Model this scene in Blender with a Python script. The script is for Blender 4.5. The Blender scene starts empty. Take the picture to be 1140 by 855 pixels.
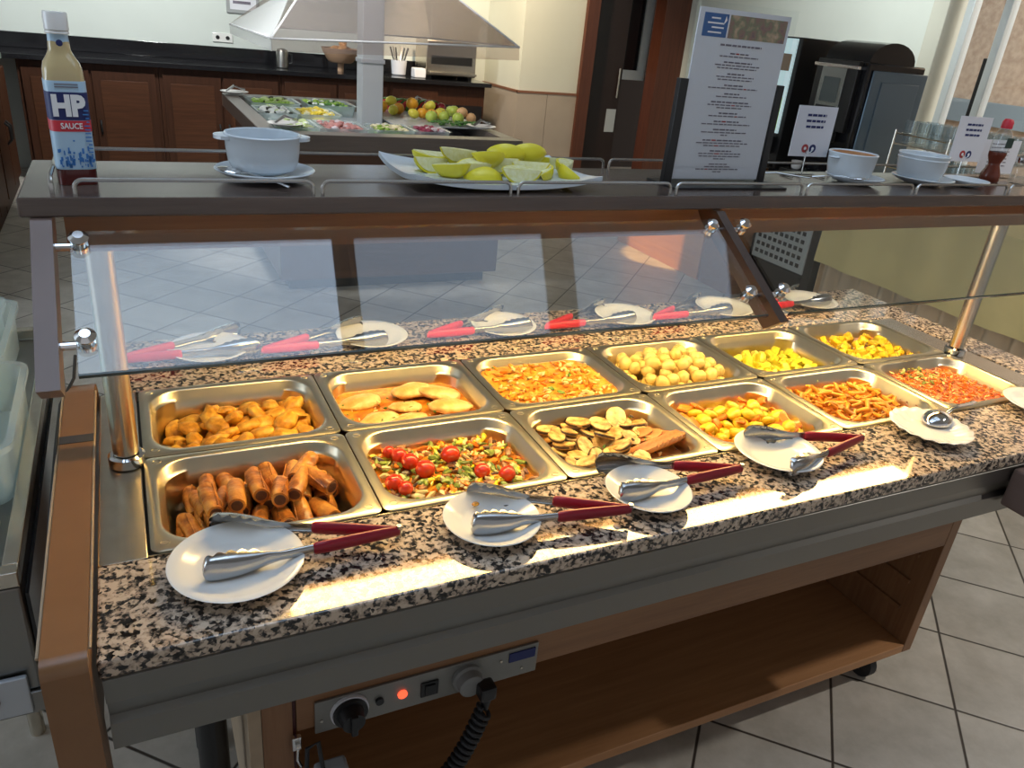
import bpy, bmesh, math, random
from mathutils import Vector, Matrix, noise
R = random.Random(7)
PI = math.pi
SC = bpy.context.scene
COL = SC.collection
rad = math.radians

# ------------------------------------------------------------------ materials
def newmat(name):
    m = bpy.data.materials.new(name); m.use_nodes = True
    nt = m.node_tree
    for n in list(nt.nodes): nt.nodes.remove(n)
    out = nt.nodes.new('ShaderNodeOutputMaterial')
    b = nt.nodes.new('ShaderNodeBsdfPrincipled')
    nt.links.new(b.outputs[0], out.inputs[0])
    return m, nt, b, out
def setp(b, rough=.5, metal=0, spec=None, trans=None, emis=None, estr=0, coat=None, sss=None):
    b.inputs['Roughness'].default_value = rough
    b.inputs['Metallic'].default_value = metal
    if spec is not None: b.inputs['Specular IOR Level'].default_value = spec
    if trans is not None: b.inputs['Transmission Weight'].default_value = trans
    if coat is not None: b.inputs['Coat Weight'].default_value = coat
    if sss is not None:
        b.inputs['Subsurface Weight'].default_value = sss
        b.inputs['Subsurface Scale'].default_value = .01
    if emis is not None:
        b.inputs['Emission Color'].default_value = (*emis, 1); b.inputs['Emission Strength'].default_value = estr
def coord(nt, scale=(1,1,1), rot=(0,0,0)):
    tc = nt.nodes.new('ShaderNodeTexCoord'); mp = nt.nodes.new('ShaderNodeMapping')
    mp.inputs['Scale'].default_value = scale; mp.inputs['Rotation'].default_value = rot
    nt.links.new(tc.outputs['Object'], mp.inputs['Vector'])
    return mp.outputs[0]
def ramp(nt, fac, stops):
    r = nt.nodes.new('ShaderNodeValToRGB')
    while len(r.color_ramp.elements) < len(stops): r.color_ramp.elements.new(.5)
    for e, (p, c) in zip(r.color_ramp.elements, stops):
        e.position = p; e.color = (*c, 1)
    nt.links.new(fac, r.inputs[0]); return r.outputs[0]
def noisetex(nt, vec, scale, detail=3, rough=.5):
    n = nt.nodes.new('ShaderNodeTexNoise'); n.inputs['Scale'].default_value = scale
    n.inputs['Detail'].default_value = detail; n.inputs['Roughness'].default_value = rough
    nt.links.new(vec, n.inputs['Vector']); return n.outputs['Fac']
def bump(nt, b, h, strength=.2, dist=.002):
    n = nt.nodes.new('ShaderNodeBump'); n.inputs['Strength'].default_value = strength
    n.inputs['Distance'].default_value = dist
    nt.links.new(h, n.inputs['Height']); nt.links.new(n.outputs[0], b.inputs['Normal'])
def plain(name, c, rough=.5, metal=0, var=.0, scale=20, bmp=0, bscale=60, **k):
    m, nt, b, o = newmat(name); setp(b, rough, metal, **k)
    if var:
        v = coord(nt); f = noisetex(nt, v, scale)
        c1 = tuple(max(0, x*(1-var)) for x in c); c2 = tuple(min(1, x*(1+var)) for x in c)
        nt.links.new(ramp(nt, f, [(.3, c1), (.7, c2)]), b.inputs['Base Color'])
    else: b.inputs['Base Color'].default_value = (*c, 1)
    if bmp: bump(nt, b, noisetex(nt, coord(nt), bscale, 4), bmp)
    return m
def wood(name, c1, c2, axis='x', rough=.35, scale=1., spec=.5):
    m, nt, b, o = newmat(name); setp(b, rough, spec=spec)
    s = {'x': (1.2, 22, 22), 'y': (22, 1.2, 22), 'z': (22, 22, 1.2)}[axis]
    v = coord(nt, tuple(a*scale for a in s)); f = noisetex(nt, v, 2.2, 6, .65)
    nt.links.new(ramp(nt, f, [(.3, c1), (.5, tuple((a+d)/2 for a, d in zip(c1, c2))), (.7, c2)]), b.inputs['Base Color'])
    bump(nt, b, f, .05)
    return m
def multi(name, stops, scale=60, rough=.35, detail=4, bmp=.3, spec=.5, kind='noise', dist=.003):
    m, nt, b, o = newmat(name); setp(b, rough, spec=spec)
    v = coord(nt); f = noisetex(nt, v, scale, detail)
    nt.links.new(ramp(nt, f, stops), b.inputs['Base Color'])
    if bmp: bump(nt, b, f, bmp, dist)
    return m
def glassmat(name, tint=(1,1,1), refl=1., rough=.015, haze=0., hcol=(1,1,1)):
    m, nt, b, out = newmat(name); nt.nodes.remove(b)
    tr = nt.nodes.new('ShaderNodeBsdfTransparent'); tr.inputs[0].default_value = (*tint, 1)
    gl = nt.nodes.new('ShaderNodeBsdfGlossy'); gl.inputs['Roughness'].default_value = rough
    fr = nt.nodes.new('ShaderNodeFresnel')
    ge = nt.nodes.new('ShaderNodeNewGeometry'); mrr = nt.nodes.new('ShaderNodeMapRange')
    mrr.inputs[3].default_value = 1.5; mrr.inputs[4].default_value = 1/1.5
    nt.links.new(ge.outputs['Backfacing'], mrr.inputs[0]); nt.links.new(mrr.outputs[0], fr.inputs[0])
    mul = nt.nodes.new('ShaderNodeMath'); mul.operation = 'MULTIPLY'; mul.inputs[1].default_value = refl
    nt.links.new(fr.outputs[0], mul.inputs[0])
    mix = nt.nodes.new('ShaderNodeMixShader'); nt.links.new(mul.outputs[0], mix.inputs[0])
    nt.links.new(tr.outputs[0], mix.inputs[1]); nt.links.new(gl.outputs[0], mix.inputs[2])
    last = mix
    if haze:
        d = nt.nodes.new('ShaderNodeBsdfDiffuse'); d.inputs[0].default_value = (*hcol, 1)
        t = nt.nodes.new('ShaderNodeBsdfTranslucent'); t.inputs[0].default_value = (*hcol, 1)
        a = nt.nodes.new('ShaderNodeAddShader'); nt.links.new(d.outputs[0], a.inputs[0]); nt.links.new(t.outputs[0], a.inputs[1])
        m2 = nt.nodes.new('ShaderNodeMixShader'); m2.inputs[0].default_value = haze
        nt.links.new(mix.outputs[0], m2.inputs[1]); nt.links.new(a.outputs[0], m2.inputs[2]); last = m2
    nt.links.new(last.outputs[0], out.inputs[0])
    return m
def emit(name, c, s):
    m, nt, b, o = newmat(name); b.inputs['Base Color'].default_value = (*c, 1); setp(b, .5, emis=c, estr=s); return m

M = {}
M['steel'] = plain('brushed steel', (.64,.59,.50), .27, 1, var=.06, scale=30)
M['skirt'] = plain('satin steel', (.27,.262,.245), .36, 1, var=.06, scale=3)
M['panst'] = plain('warm lit pan steel', (.74,.66,.49), .30, 1, var=.05, scale=12)  # golden tint stands in for warm light reflected by the steel
M['chrome'] = plain('chrome', (.8,.8,.8), .08, 1)
M['wire'] = plain('satin wire', (.55,.55,.53), .25, 1)
M['white'] = plain('white porcelain', (.80,.79,.76), .12, spec=.5)
M['bluew'] = plain('cool white porcelain', (.66,.72,.76), .15)
M['shelf'] = wood('dark laminate shelf', (.075,.052,.042), (.12,.085,.068), 'x', .22, spec=.7)
M['brown'] = wood('brown laminate', (.20,.095,.045), (.30,.15,.07), 'x', .3)
M['capwood'] = plain('smooth brown edging', (.23,.11,.045), .33, var=.05)
M['bracket'] = plain('dark taupe edging', (.16,.105,.085), .35, var=.05)
M['cab'] = wood('oak laminate', (.20,.092,.040), (.30,.150,.068), 'x', .45)
M['cabz'] = wood('oak laminate upright', (.20,.092,.040), (.30,.150,.068), 'z', .45)
M['cabin'] = wood('oak laminate lit copy', (.34,.155,.060), (.46,.23,.10), 'x', .45)  # same oak, colour raised to imitate light inside the cabinet
M['pale'] = plain('pale oak edge', (.40,.30,.20), .5, var=.1)
M['reddark'] = plain('dark red gasket', (.06,.008,.008), .5)
M['mahog'] = wood('mahogany', (.048,.017,.008), (.084,.031,.013), 'x', .5, spec=.25)
M['mahogd'] = wood('dark mahogany frame', (.036,.013,.006), (.058,.021,.010), 'z', .5, spec=.25)
M['doorw'] = wood('red brown door wood', (.075,.022,.012), (.125,.04,.02), 'z', .4)
M['blackst'] = plain('polished black stone', (.012,.012,.014), .12, var=.5, scale=200)
M['black'] = plain('black plastic', (.012,.012,.013), .35)
M['blackg'] = plain('glossy black plastic', (.012,.012,.014), .12)
M['rubber'] = plain('black rubber', (.02,.02,.022), .6)
M['red'] = plain('dark red grip', (.27,.006,.02), .35)
M['tongst'] = plain('tong steel', (.46,.46,.46), .22, 1)
M['wall'] = plain('cream wall paint', (.66,.68,.60), .7, var=.03, scale=2)
M['wallg'] = plain('pale green wall paint', (.66,.70,.655), .7, var=.03, scale=2)
M['dado'] = plain('beige wall tile', (.40,.34,.28), .35, var=.06, scale=3)
M['trim'] = plain('brown tile edging', (.22,.10,.06), .4)
M['ceil'] = plain('ceiling white', (.55,.56,.56), .8)
M['cloth'] = plain('olive cream tablecloth', (.70,.58,.27), .85, var=.06, scale=5, bmp=.1, bscale=400)
M['skirtc'] = plain('beige table skirt', (.62,.48,.32), .85, var=.08, scale=4)
M['plast'] = glassmat('clear polycarbonate', (.88,.92,.92), 1.2, .08, .20, (.60,.66,.66))
M['glass'] = glassmat('sneeze guard glass', (.96,.98,.98), 1.5)
M['drink'] = glassmat('drinking glass', (.90,.93,.94), 1.5, .03, .02, (.8,.85,.88))
M['edge'] = plain('dark green glass edge', (.03,.05,.045), .2)
M['acr'] = glassmat('clear acrylic canopy', (.86,.82,.80), 1.0, .05, .05, (.75,.72,.72))
M['acrw'] = glassmat('frosted acrylic canopy', (.9,.9,.9), 1.2, .1, .22, (.85,.86,.86))
M['winglass'] = glassmat('window glass', (.97,.98,.98), 1.0)
M['alu'] = plain('white aluminium frame', (.72,.78,.80), .35, .2)
M['grey'] = plain('grey plastic', (.35,.36,.36), .45)
M['lgrey'] = plain('light grey metal', (.50,.53,.56), .35, .3)
M['paper'] = plain('white card', (.74,.74,.78), .5)
M['ink'] = plain('dark ink', (.17,.15,.19), .6)
M['inkr'] = plain('red ink', (.40,.04,.04), .6)
M['navy'] = plain('navy ink', (.01,.02,.12), .5)
M['blue'] = plain('blue print', (.01,.10,.32), .4)
M['lblue'] = plain('light blue label', (.42,.60,.75), .35)
M['mblue'] = plain('mid blue print', (.04,.20,.55), .4)
M['labr'] = plain('red label', (.62,.03,.05), .4)
M['labw'] = plain('white print', (.85,.85,.85), .4)
M['acrylic'] = glassmat('clear acrylic stand', (.97,.98,.98), .6, .03)

def floor_mat():
    m, nt, b, o = newmat('grey stone floor tiles'); setp(b, .33, spec=.45)
    tc = nt.nodes.new('ShaderNodeTexCoord'); sep = nt.nodes.new('ShaderNodeSeparateXYZ')
    nt.links.new(tc.outputs['Object'], sep.inputs[0])
    P = .4715
    def lines(op, ph):
        a = nt.nodes.new('ShaderNodeMath'); a.operation = op
        nt.links.new(sep.outputs[0], a.inputs[0]); nt.links.new(sep.outputs[1], a.inputs[1])
        s = nt.nodes.new('ShaderNodeMath'); s.operation = 'SUBTRACT'; s.inputs[1].default_value = ph; nt.links.new(a.outputs[0], s.inputs[0])
        d = nt.nodes.new('ShaderNodeMath'); d.operation = 'DIVIDE'; d.inputs[1].default_value = P; nt.links.new(s.outputs[0], d.inputs[0])
        p = nt.nodes.new('ShaderNodeMath'); p.operation = 'PINGPONG'; p.inputs[1].default_value = .5; nt.links.new(d.outputs[0], p.inputs[0])
        fl = nt.nodes.new('ShaderNodeMath'); fl.operation = 'FLOOR'; nt.links.new(d.outputs[0], fl.inputs[0])
        return p.outputs[0], fl.outputs[0]
    p1, f1 = lines('SUBTRACT', 2.108); p2, f2 = lines('ADD', 1.335)
    mn = nt.nodes.new('ShaderNodeMath'); mn.operation = 'MINIMUM'; nt.links.new(p1, mn.inputs[0]); nt.links.new(p2, mn.inputs[1])
    g = nt.nodes.new('ShaderNodeMapRange'); g.inputs[1].default_value = .007; g.inputs[2].default_value = .015
    nt.links.new(mn.outputs[0], g.inputs[0])
    comb = nt.nodes.new('ShaderNodeCombineXYZ'); nt.links.new(f1, comb.inputs[0]); nt.links.new(f2, comb.inputs[1])
    wn = nt.nodes.new('ShaderNodeTexWhiteNoise'); nt.links.new(comb.outputs[0], wn.inputs['Vector'])
    mp = nt.nodes.new('ShaderNodeMapping'); nt.links.new(tc.outputs['Object'], mp.inputs[0]); mp.inputs['Rotation'].default_value = (0,0,.3)
    n = noisetex(nt, mp.outputs[0], 7, 8, .65)
    col = ramp(nt, n, [(.3, (.40,.365,.31)), (.55, (.52,.48,.42)), (.75, (.62,.575,.51))])
    hsv = nt.nodes.new('ShaderNodeHueSaturation'); nt.links.new(col, hsv.inputs['Color'])
    mr = nt.nodes.new('ShaderNodeMapRange'); mr.inputs[3].default_value = .88; mr.inputs[4].default_value = 1.1
    nt.links.new(wn.outputs['Value'], mr.inputs[0]); nt.links.new(mr.outputs[0], hsv.inputs['Value'])
    mix = nt.nodes.new('ShaderNodeMix'); mix.data_type = 'RGBA'; mix.inputs[6].default_value = (.05,.04,.033,1)
    nt.links.new(g.outputs[0], mix.inputs[0]); nt.links.new(hsv.outputs[0], mix.inputs[7])
    nt.links.new(mix.outputs[2], b.inputs['Base Color']); bump(nt, b, g.outputs[0], .4, .003)
    return m
M['floor'] = floor_mat()
def granite_mat():
    m, nt, b, o = newmat('mottled granite'); setp(b, .055, spec=.6)
    v = coord(nt)
    vo = nt.nodes.new('ShaderNodeTexVoronoi'); vo.inputs['Scale'].default_value = 170
    wv = nt.nodes.new('ShaderNodeTexNoise'); wv.inputs['Scale'].default_value = 60; nt.links.new(v, wv.inputs['Vector'])
    mx = nt.nodes.new('ShaderNodeMix'); mx.data_type = 'VECTOR'; mx.inputs[0].default_value = .01
    nt.links.new(v, mx.inputs[4]); nt.links.new(wv.outputs['Color'], mx.inputs[5]); nt.links.new(mx.outputs[1], vo.inputs['Vector'])
    sep = nt.nodes.new('ShaderNodeSeparateColor'); nt.links.new(vo.outputs['Color'], sep.inputs[0])
    n = noisetex(nt, v, 88, 3, .6)
    ad = nt.nodes.new('ShaderNodeMath'); ad.operation = 'MULTIPLY_ADD'; ad.inputs[1].default_value = .38
    nt.links.new(sep.outputs[0], ad.inputs[0]); nt.links.new(n, ad.inputs[2])
    sb = nt.nodes.new('ShaderNodeMath'); sb.operation = 'SUBTRACT'; sb.inputs[1].default_value = .19; nt.links.new(ad.outputs[0], sb.inputs[0])
    c = ramp(nt, sb.outputs[0], [(.33,(.015,.013,.012)), (.41,(.07,.06,.05)), (.46,(.24,.19,.15)), (.53,(.46,.35,.26)), (.66,(.62,.50,.38))])
    for l in c.node.color_ramp.elements: pass
    nt.links.new(c, b.inputs['Base Color'])
    return m
M['granite'] = granite_mat()

# ------------------------------------------------------------------ geometry helpers
class MB:
    def __init__(s): s.bm = bmesh.new(); s.mi = 0
    def _set(s, fs):
        for f in fs: f.material_index = s.mi
    def box(s, a, b, bev=0):
        x0,y0,z0 = a; x1,y1,z1 = b
        vs = [s.bm.verts.new(p) for p in ((x0,y0,z0),(x1,y0,z0),(x1,y1,z0),(x0,y1,z0),(x0,y0,z1),(x1,y0,z1),(x1,y1,z1),(x0,y1,z1))]
        fs = [s.bm.faces.new([vs[i] for i in q]) for q in ((3,2,1,0),(4,5,6,7),(0,1,5,4),(1,2,6,5),(2,3,7,6),(3,0,4,7))]
        s._set(fs)
        if bev:
            es = list({e for f in fs for e in f.edges})
            r = bmesh.ops.bevel(s.bm, geom=es, offset=bev, segments=2, affect='EDGES', profile=.5)
            s._set(r['faces'])
        return s
    def loops(s, rings, close=True, cap0=True, cap1=True):
        L = [[s.bm.verts.new(p) for p in r] for r in rings]
        n = len(L[0]); fs = []
        for a, b in zip(L, L[1:]):
            for i in range(n if close else n-1):
                j = (i+1) % n
                fs.append(s.bm.faces.new((a[i], a[j], b[j], b[i])))
        if cap0 and close: fs.append(s.bm.faces.new(L[0][::-1]))
        if cap1 and close: fs.append(s.bm.faces.new(L[-1]))
        s._set(fs); return s
    def lathe(s, prof, n=32, c=(0,0,0), sx=1, sy=1, cap=True):
        rings = [[(c[0]+r*sx*math.cos(2*PI*i/n), c[1]+r*sy*math.sin(2*PI*i/n), c[2]+z) for i in range(n)] for r, z in prof]
        return s.loops(rings, True, cap, cap)
    def cyl(s, p, q, r, n=16, r2=None):
        return s.tube([p, q], [r, r if r2 is None else r2], n)
    def tube(s, path, r, n=10, sq=1.):
        P = [Vector(p) for p in path]; rr = r if isinstance(r, (list, tuple)) else [r]*len(P)
        t0 = (P[1]-P[0]).normalized(); u = t0.orthogonal().normalized()
        if abs(t0.z) < .9:
            u = Vector((0,0,1)).cross(t0).normalized()
        rings = []
        for i, p in enumerate(P):
            t = (P[min(i+1,len(P)-1)]-P[max(i-1,0)]).normalized()
            u = (u - t*u.dot(t)).normalized(); w = t.cross(u)
            rings.append([p+u*rr[i]*math.cos(2*PI*k/n)+w*rr[i]*sq*math.sin(2*PI*k/n) for k in range(n)])
        return s.loops(rings)
    def prism(s, pts, axis, a, b):
        def f(p, t):
            return {'x': (t,p[0],p[1]), 'y': (p[0],t,p[1]), 'z': (p[0],p[1],t)}[axis]
        return s.loops([[f(p,a) for p in pts],[f(p,b) for p in pts]])
    def ball(s, c, r, sub=2, sc=(1,1,1), rot=None, amp=0, seed=0, fr=3.):
        r_ = bmesh.ops.create_icosphere(s.bm, subdivisions=sub, radius=1)
        vs = r_['verts']; o = Vector((seed*7.3, seed*1.7, seed*3.1))
        for v in vs:
            p = v.co.copy()
            if amp: p *= 1+amp*noise.noise(p*fr+o)
            p = Vector((p.x*r*sc[0], p.y*r*sc[1], p.z*r*sc[2]))
            if rot is not None: p = rot @ p
            v.co = p+Vector(c)
        s._set({f for v in vs for f in v.link_faces}); return s
    def xf(s, m):
        bmesh.ops.transform(s.bm, matrix=m, verts=s.bm.verts); return s
    def build(s, name, mat, parent=None, world=False, smooth=True, ang=35):
        bmesh.ops.recalc_face_normals(s.bm, faces=s.bm.faces)
        if world and parent is not None:
            off = Vector((0,0,0)); q = parent
            while q: off += q.location; q = q.parent
            bmesh.ops.translate(s.bm, verts=s.bm.verts, vec=-off)
        me = bpy.data.meshes.new(name); s.bm.to_mesh(me); s.bm.free()
        for m in (mat if isinstance(mat, (list, tuple)) else [mat]): me.materials.append(m)
        if smooth:
            me.set_sharp_from_angle(angle=rad(ang))
            for p in me.polygons:
                if p.area > 3e-4 and max(abs(c) for c in p.normal) > .99995: p.use_smooth = False
        o = bpy.data.objects.new(name, me); COL.objects.link(o)
        if parent is not None: o.parent = parent
        return o
def rrect(w, h, r, z, n=8, c=(0,0)):
    pts = []
    for cx, cy, a0 in ((w/2-r, h/2-r, 0), (-w/2+r, h/2-r, 90), (-w/2+r, -h/2+r, 180), (w/2-r, -h/2+r, 270)):
        for i in range(n+1):
            a = rad(a0+90*i/n); pts.append((c[0]+cx+r*math.cos(a), c[1]+cy+r*math.sin(a), z))
    return pts
def tag(o, label, cat, group=None, kind=None):
    o['label'] = label; o['category'] = cat
    if group: o['group'] = group
    if kind: o['kind'] = kind
    return o
def thing(name, label, cat, loc=(0,0,0), rz=0, group=None):
    o = bpy.data.objects.new(name, None); COL.objects.link(o); o.empty_display_size = .05
    o.location = loc; o.rotation_euler = (0,0,rz); return tag(o, label, cat, group)
def struct(o): o['kind'] = 'structure'; return o
def dup(o, label=None, loc=None, rot=None, parent=None, scale=None):
    c = o.copy(); COL.objects.link(c)
    if parent is not None: c.parent = parent
    if loc is not None: c.location = loc
    if rot is not None: c.rotation_euler = rot
    if scale is not None: c.scale = scale
    if label: c['label'] = label
    for ch in list(o.children): dup(ch, parent=c)
    return c
def put(o, loc): o.location = loc; return o
def text(body, size, mat, parent, m4, name='lettering', ext=.0004, off=0., align='CENTER', label=None, sx=1.):
    cu = bpy.data.curves.new(name, 'FONT'); cu.body = body; cu.size = size; cu.extrude = ext; cu.offset = off
    cu.align_x = align; cu.align_y = 'CENTER'; cu.resolution_u = 3
    t = bpy.data.objects.new(name+'_tmp', cu); COL.objects.link(t)
    me = bpy.data.meshes.new_from_object(t.evaluated_get(bpy.context.evaluated_depsgraph_get()))
    bpy.data.objects.remove(t); me.name = name
    me.transform(m4 @ Matrix.Diagonal((sx,1,1,1))); me.materials.clear(); me.materials.append(mat)
    o = bpy.data.objects.new(name, me); COL.objects.link(o); o.parent = parent
    if label: o['label'] = label
    return o
def facing(loc, d='-y', tilt=0):
    """matrix that puts text (xy plane) upright, facing the direction d"""
    m = Matrix.Rotation(PI/2, 4, 'X')
    if d == '-x': m = Matrix.Rotation(-PI/2, 4, 'Z') @ m
    if isinstance(d, (int, float)): m = Matrix.Rotation(d, 4, 'Z') @ m
    return Matrix.Translation(loc) @ m

# ------------------------------------------------------------------ the room
XW = 5.7
struct(MB().box((-6,-4.5,-.1),(14,9,0)).build('floor', M['floor'], smooth=False))
struct(MB().box((-6,-4.5,2.8),(XW+.2,9,2.9)).build('ceiling', M['ceil'], smooth=False))
struct(MB().box((-2.0,7.5,0),(3.72,7.65,2.8)).build('wall_back', M['wallg'], smooth=False))
# pillar wall with tiled dado
w = struct(MB().box((3.72,6.6,0),(4.42,7.65,2.8)).build('wall_pillar', M['wall'], smooth=False))
mb = MB()
mb.box((3.708,6.588,0),(4.05,6.602,.98)); mb.box((4.056,6.588,0),(4.40,6.602,.98)); mb.box((3.706,6.6,0),(3.722,7.5,.98))
o = mb.build('dado_tiles', M['dado'], smooth=False); o.name = 'trim_2'; struct(o)
struct(MB().box((3.700,6.582,.98),(4.40,6.602,1.003)).box((3.70,6.58,.98),(3.722,7.5,1.003)).build('trim_1', M['trim'], smooth=False))
# door opening wall
struct(MB().box((4.42,6.6,2.25),(5.7,6.75,2.8)).build('wall_above_door', M['wall'], smooth=False))
struct(MB().box((5.66,6.45,0),(5.7,6.75,2.8)).build('wall_corner', M['wallg'], smooth=False))
d = struct(bpy.data.objects.new('door_1', None)); COL.objects.link(d); d.location = (5.0,6.6,0)
MB().box((4.40,6.55,0),(4.54,6.75,2.25),.004).box((5.34,6.55,0),(5.66,6.75,2.25),.004).box((4.54,6.55,2.13),(5.34,6.75,2.25),.004).build('door_frame', M['doorw'], d, True)
MB().box((4.545,6.66,.01),(4.98,6.70,2.12),.003).build('door_leaf', plain('very dark door', (.018,.007,.006), .45), d, True)
MB().cyl((4.93,6.64,.98),(4.93,6.64,1.28),.012).build('pull_handle', M['steel'], d, True)
MB().box((4.84,6.655,.62),(4.96,6.662,.86)).build('kick_plate', M['lgrey'], d, True)
# dim corridor with window behind the door
struct(MB().box((4.42,8.0,0),(7.6,8.1,2.8)).box((7.5,6.75,0),(7.6,8.0,2.8)).build('wall_corridor', plain('dark corridor wall', (.03,.022,.02), .8), smooth=False))
wd = struct(bpy.data.objects.new('window_2', None)); COL.objects.link(wd); wd.location = (5.3,6.9,1.2)
mb = MB(); mb.box((5.02,6.86,1.16),(5.40,6.90,1.26)).box((5.30,6.86,1.26),(5.40,6.90,2.1)).box((5.02,6.86,1.26),(5.07,6.90,2.1))
mb.build('window_frame', M['alu'], wd, True, smooth=False)
MB().box((5.07,6.88,1.26),(5.30,6.885,2.1)).build('pane', M['blackg'], wd, True, smooth=False)
# right wall and window
struct(MB().box((XW,3.45,0),(XW+.15,6.75,2.8)).build('wall_right', M['wallg'], smooth=False))
struct(MB().box((XW-.14,3.36,0),(XW+.1,3.50,2.8),.01).build('wall_right_pier', plain('cream pier', (.60,.60,.52), .6)))
struct(MB().box((XW,-4.5,0),(XW+.15,3.36,.55)).build('wall_right_low', M['wallg'], smooth=False))
wn = struct(bpy.data.objects.new('window_1', None)); COL.objects.link(wn); wn.location = (XW,3,.55)
mb = MB()
for y in (3.27, 2.98, 1.9, .8): mb.box((XW-.03,y-.03,.55),(XW+.05,y+.03,2.8),.006)
mb.box((XW-.03,-4.5,.55),(XW+.05,3.3,.62)).build('window_frame', M['alu'], wn, True)
MB().box((XW+.0,3.015,.62),(XW+.02,3.06,1.70),.004).build('mullion_post', M['black'], wn, True)
MB().box((XW+.01,-4.5,.62),(XW+.016,3.27,2.8)).build('pane', M['winglass'], wn, True, smooth=False)
# facade outside the window
mb = MB(); mb.box((9,-6,0),(9.2,8,4))
fac = mb.build('wall_outside', multi('tan rendered facade', [(.35,(.42,.30,.22)),(.65,(.55,.42,.32))], 14, .9, bmp=.3), smooth=False); struct(fac)
struct(MB().box((8.96,-6,1.05),(9.0,8,1.30)).build('trim_3', plain('blue grey band', (.25,.31,.36), .6), smooth=False))

# ------------------------------------------------------------------ hot buffet counter
PX, PY0 = .3375, .268
X0, X1 = -.065, 2.24
ctr = thing('buffet_counter', 'heated island buffet counter with granite edges, wood base and glass sneeze guard', 'buffet counter', (1.05,.3,0))
# granite
gr = MB()
gr.box((X0,-.19,.872),(X1,-.004,.9),.004)
gr.box((-.045,.541,.872),(X1,.80,.9),.004)
gr.box((2.125,-.002,.872),(X1,.539,.9),.003)
gr.build('granite_top', M['granite'], ctr, True)
# steel deck: frame plates beside the pans
st = MB()
st.box((X0,-.002,.874),(-.002,.539,.898),.002)
st.box((2.03,-.002,.874),(2.123,.539,.898),.002)
st.box((-.002,.534,.88),(2.03,.5395,.9)); st.box((-.002,-.003,.88),(2.03,.0,.9))
st.build('steel_deck', M['steel'], ctr, True)
# well under the pans
MB().box((-.01,-.01,.74),(2.04,.0,.873)).box((-.01,.539,.74),(2.04,.55,.873)).box((-.01,0,.73),(2.04,.54,.74)).build('well', M['skirt'], ctr, True, smooth=False)
sk = MB()
prof = [(-.182,.872),(-.188,.868),(-.188,.832),(-.180,.826),(-.176,.800),(-.184,.792),(-.186,.752),(-.17,.750),(-.17,.872)]
sk.prism(prof, 'x', X0+.003, X1-.003); sk.box((X0+.003,.77,.75),(X1-.003,.79,.872)); sk.box((X1-.02,-.17,.75),(X1-.003,.77,.872))
sk.build('steel_skirt', M['skirt'], ctr, True, smooth=False)
# underside so that nothing shows through
MB().box((.0,-.165,.738),(2.2,.765,.748)).build('base_plate', M['skirt'], ctr, True, smooth=False)
# left end panel: rounded frame
def endpanel(x0, x1, name, mat):
    outer = []
    yF, yB, zT = -.215, .62, .93
    pts = [(yF,.0)]
    r = .018
    for i in range(5):
        a = PI - PI/2*i/4; pts.append((yF+r+r*math.cos(a), zT-r+r*math.sin(a)))
    r = .12
    for i in range(11):
        a = PI/2 - PI/2*i/10; pts.append((yB-r+r*math.cos(a), zT-r+r*math.sin(a)))
    pts.append((yB,.0)); pts.append((yB-.06,0)); pts.append((yB-.06,.78)); pts.append((yF+.06,.78)); pts.append((yF+.06,0))
    m = MB(); m.prism(pts, 'x', x0, x1); return m
endpanel(-.118,-.070,'end_panel',None).build('end_panel', M['capwood'], ctr, True, ang=30)
MB().box((-.119,.30,.9295),(-.069,.325,.9312)).build('dark_band', plain('dark band', (.05,.045,.05), .4), ctr, True)  # dark band across the top of the end panel
# white edging of the end panel
MB().tube([(-.1205,-.19,.925),(-.1205,.1,.928),(-.1205,.50,.928)], .0022, 6).build('edge_trim', M['pale'], ctr, True)
MB().tube([(-.068,-.19,.925),(-.068,.1,.928),(-.068,.50,.928)], .0018, 6).build('edge_trim', M['pale'], ctr, True)
MB().tube([(-.123,-.05,.86),(-.124,.1,.915),(-.123,.3,.93),(-.124,.46,.925),(-.105,.56,.93),(-.10,.60,.96)], .003, 8).build('cable', M['rubber'], ctr, True)
# wooden cabinet below
cb = MB(); cb.box((.192,0,.475),(1.875,.018,.742),.001); cb.build('front_rail', M['cab'], ctr, True)
MB().box((.135,0,.10),(.185,.018,.742)).build('front_stile', M['cabz'], ctr, True)
MB().box((.112,-.004,.10),(.134,.52,.742),.002).build('side_panel', M['pale'], ctr, True)
MB().box((.186,.004,.12),(.191,.016,.742)).build('gasket', M['reddark'], ctr, True)
MB().box((1.876,0,.10),(1.912,.52,.742),.002).build('side_panel', M['cabz'], ctr, True)
MB().box((.135,.0,.10),(1.875,.52,.128),.002).build('bottom_board', M['cabin'], ctr, True)
MB().box((.135,.50,.128),(1.875,.52,.742)).build('back_board', M['cabin'], ctr, True)
for z in (.22,.31,.40): MB().box((1.868,.05,z),(1.876,.48,z+.012)).build('runner', M['cabz'], ctr, True)
for px, py in ((.06,.09),(.06,.45)):
    g = MB(); g.cyl((px,py,.0),(px,py,.742),.026,20); g.lathe([(.033,.63),(.040,.64),(.041,.70),(.036,.742)],20,(px,py,0))
    g.build('leg', M['black'], ctr, True)
for px, py in ((1.80,.055),(1.80,.46),(.2,.46)):
    g = MB(); g.cyl((px-.012,py,.042),(px+.012,py,.042),.042,20); g.build('caster_wheel', M['rubber'], ctr, True)
    g = MB(); g.box((px-.025,py-.02,.06),(px+.025,py+.02,.10),.003); g.box((px-.02,py-.012,.03),(px-.015,py+.012,.07)); g.box((px+.015,py-.012,.03),(px+.02,py+.012,.07)); g.build('caster_fork', M['steel'], ctr, True)
MB().box((1.655,-.25,.775),(1.86,-.19,.865),.006).build('rail_bracket', M['bracket'], ctr, True)
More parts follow.
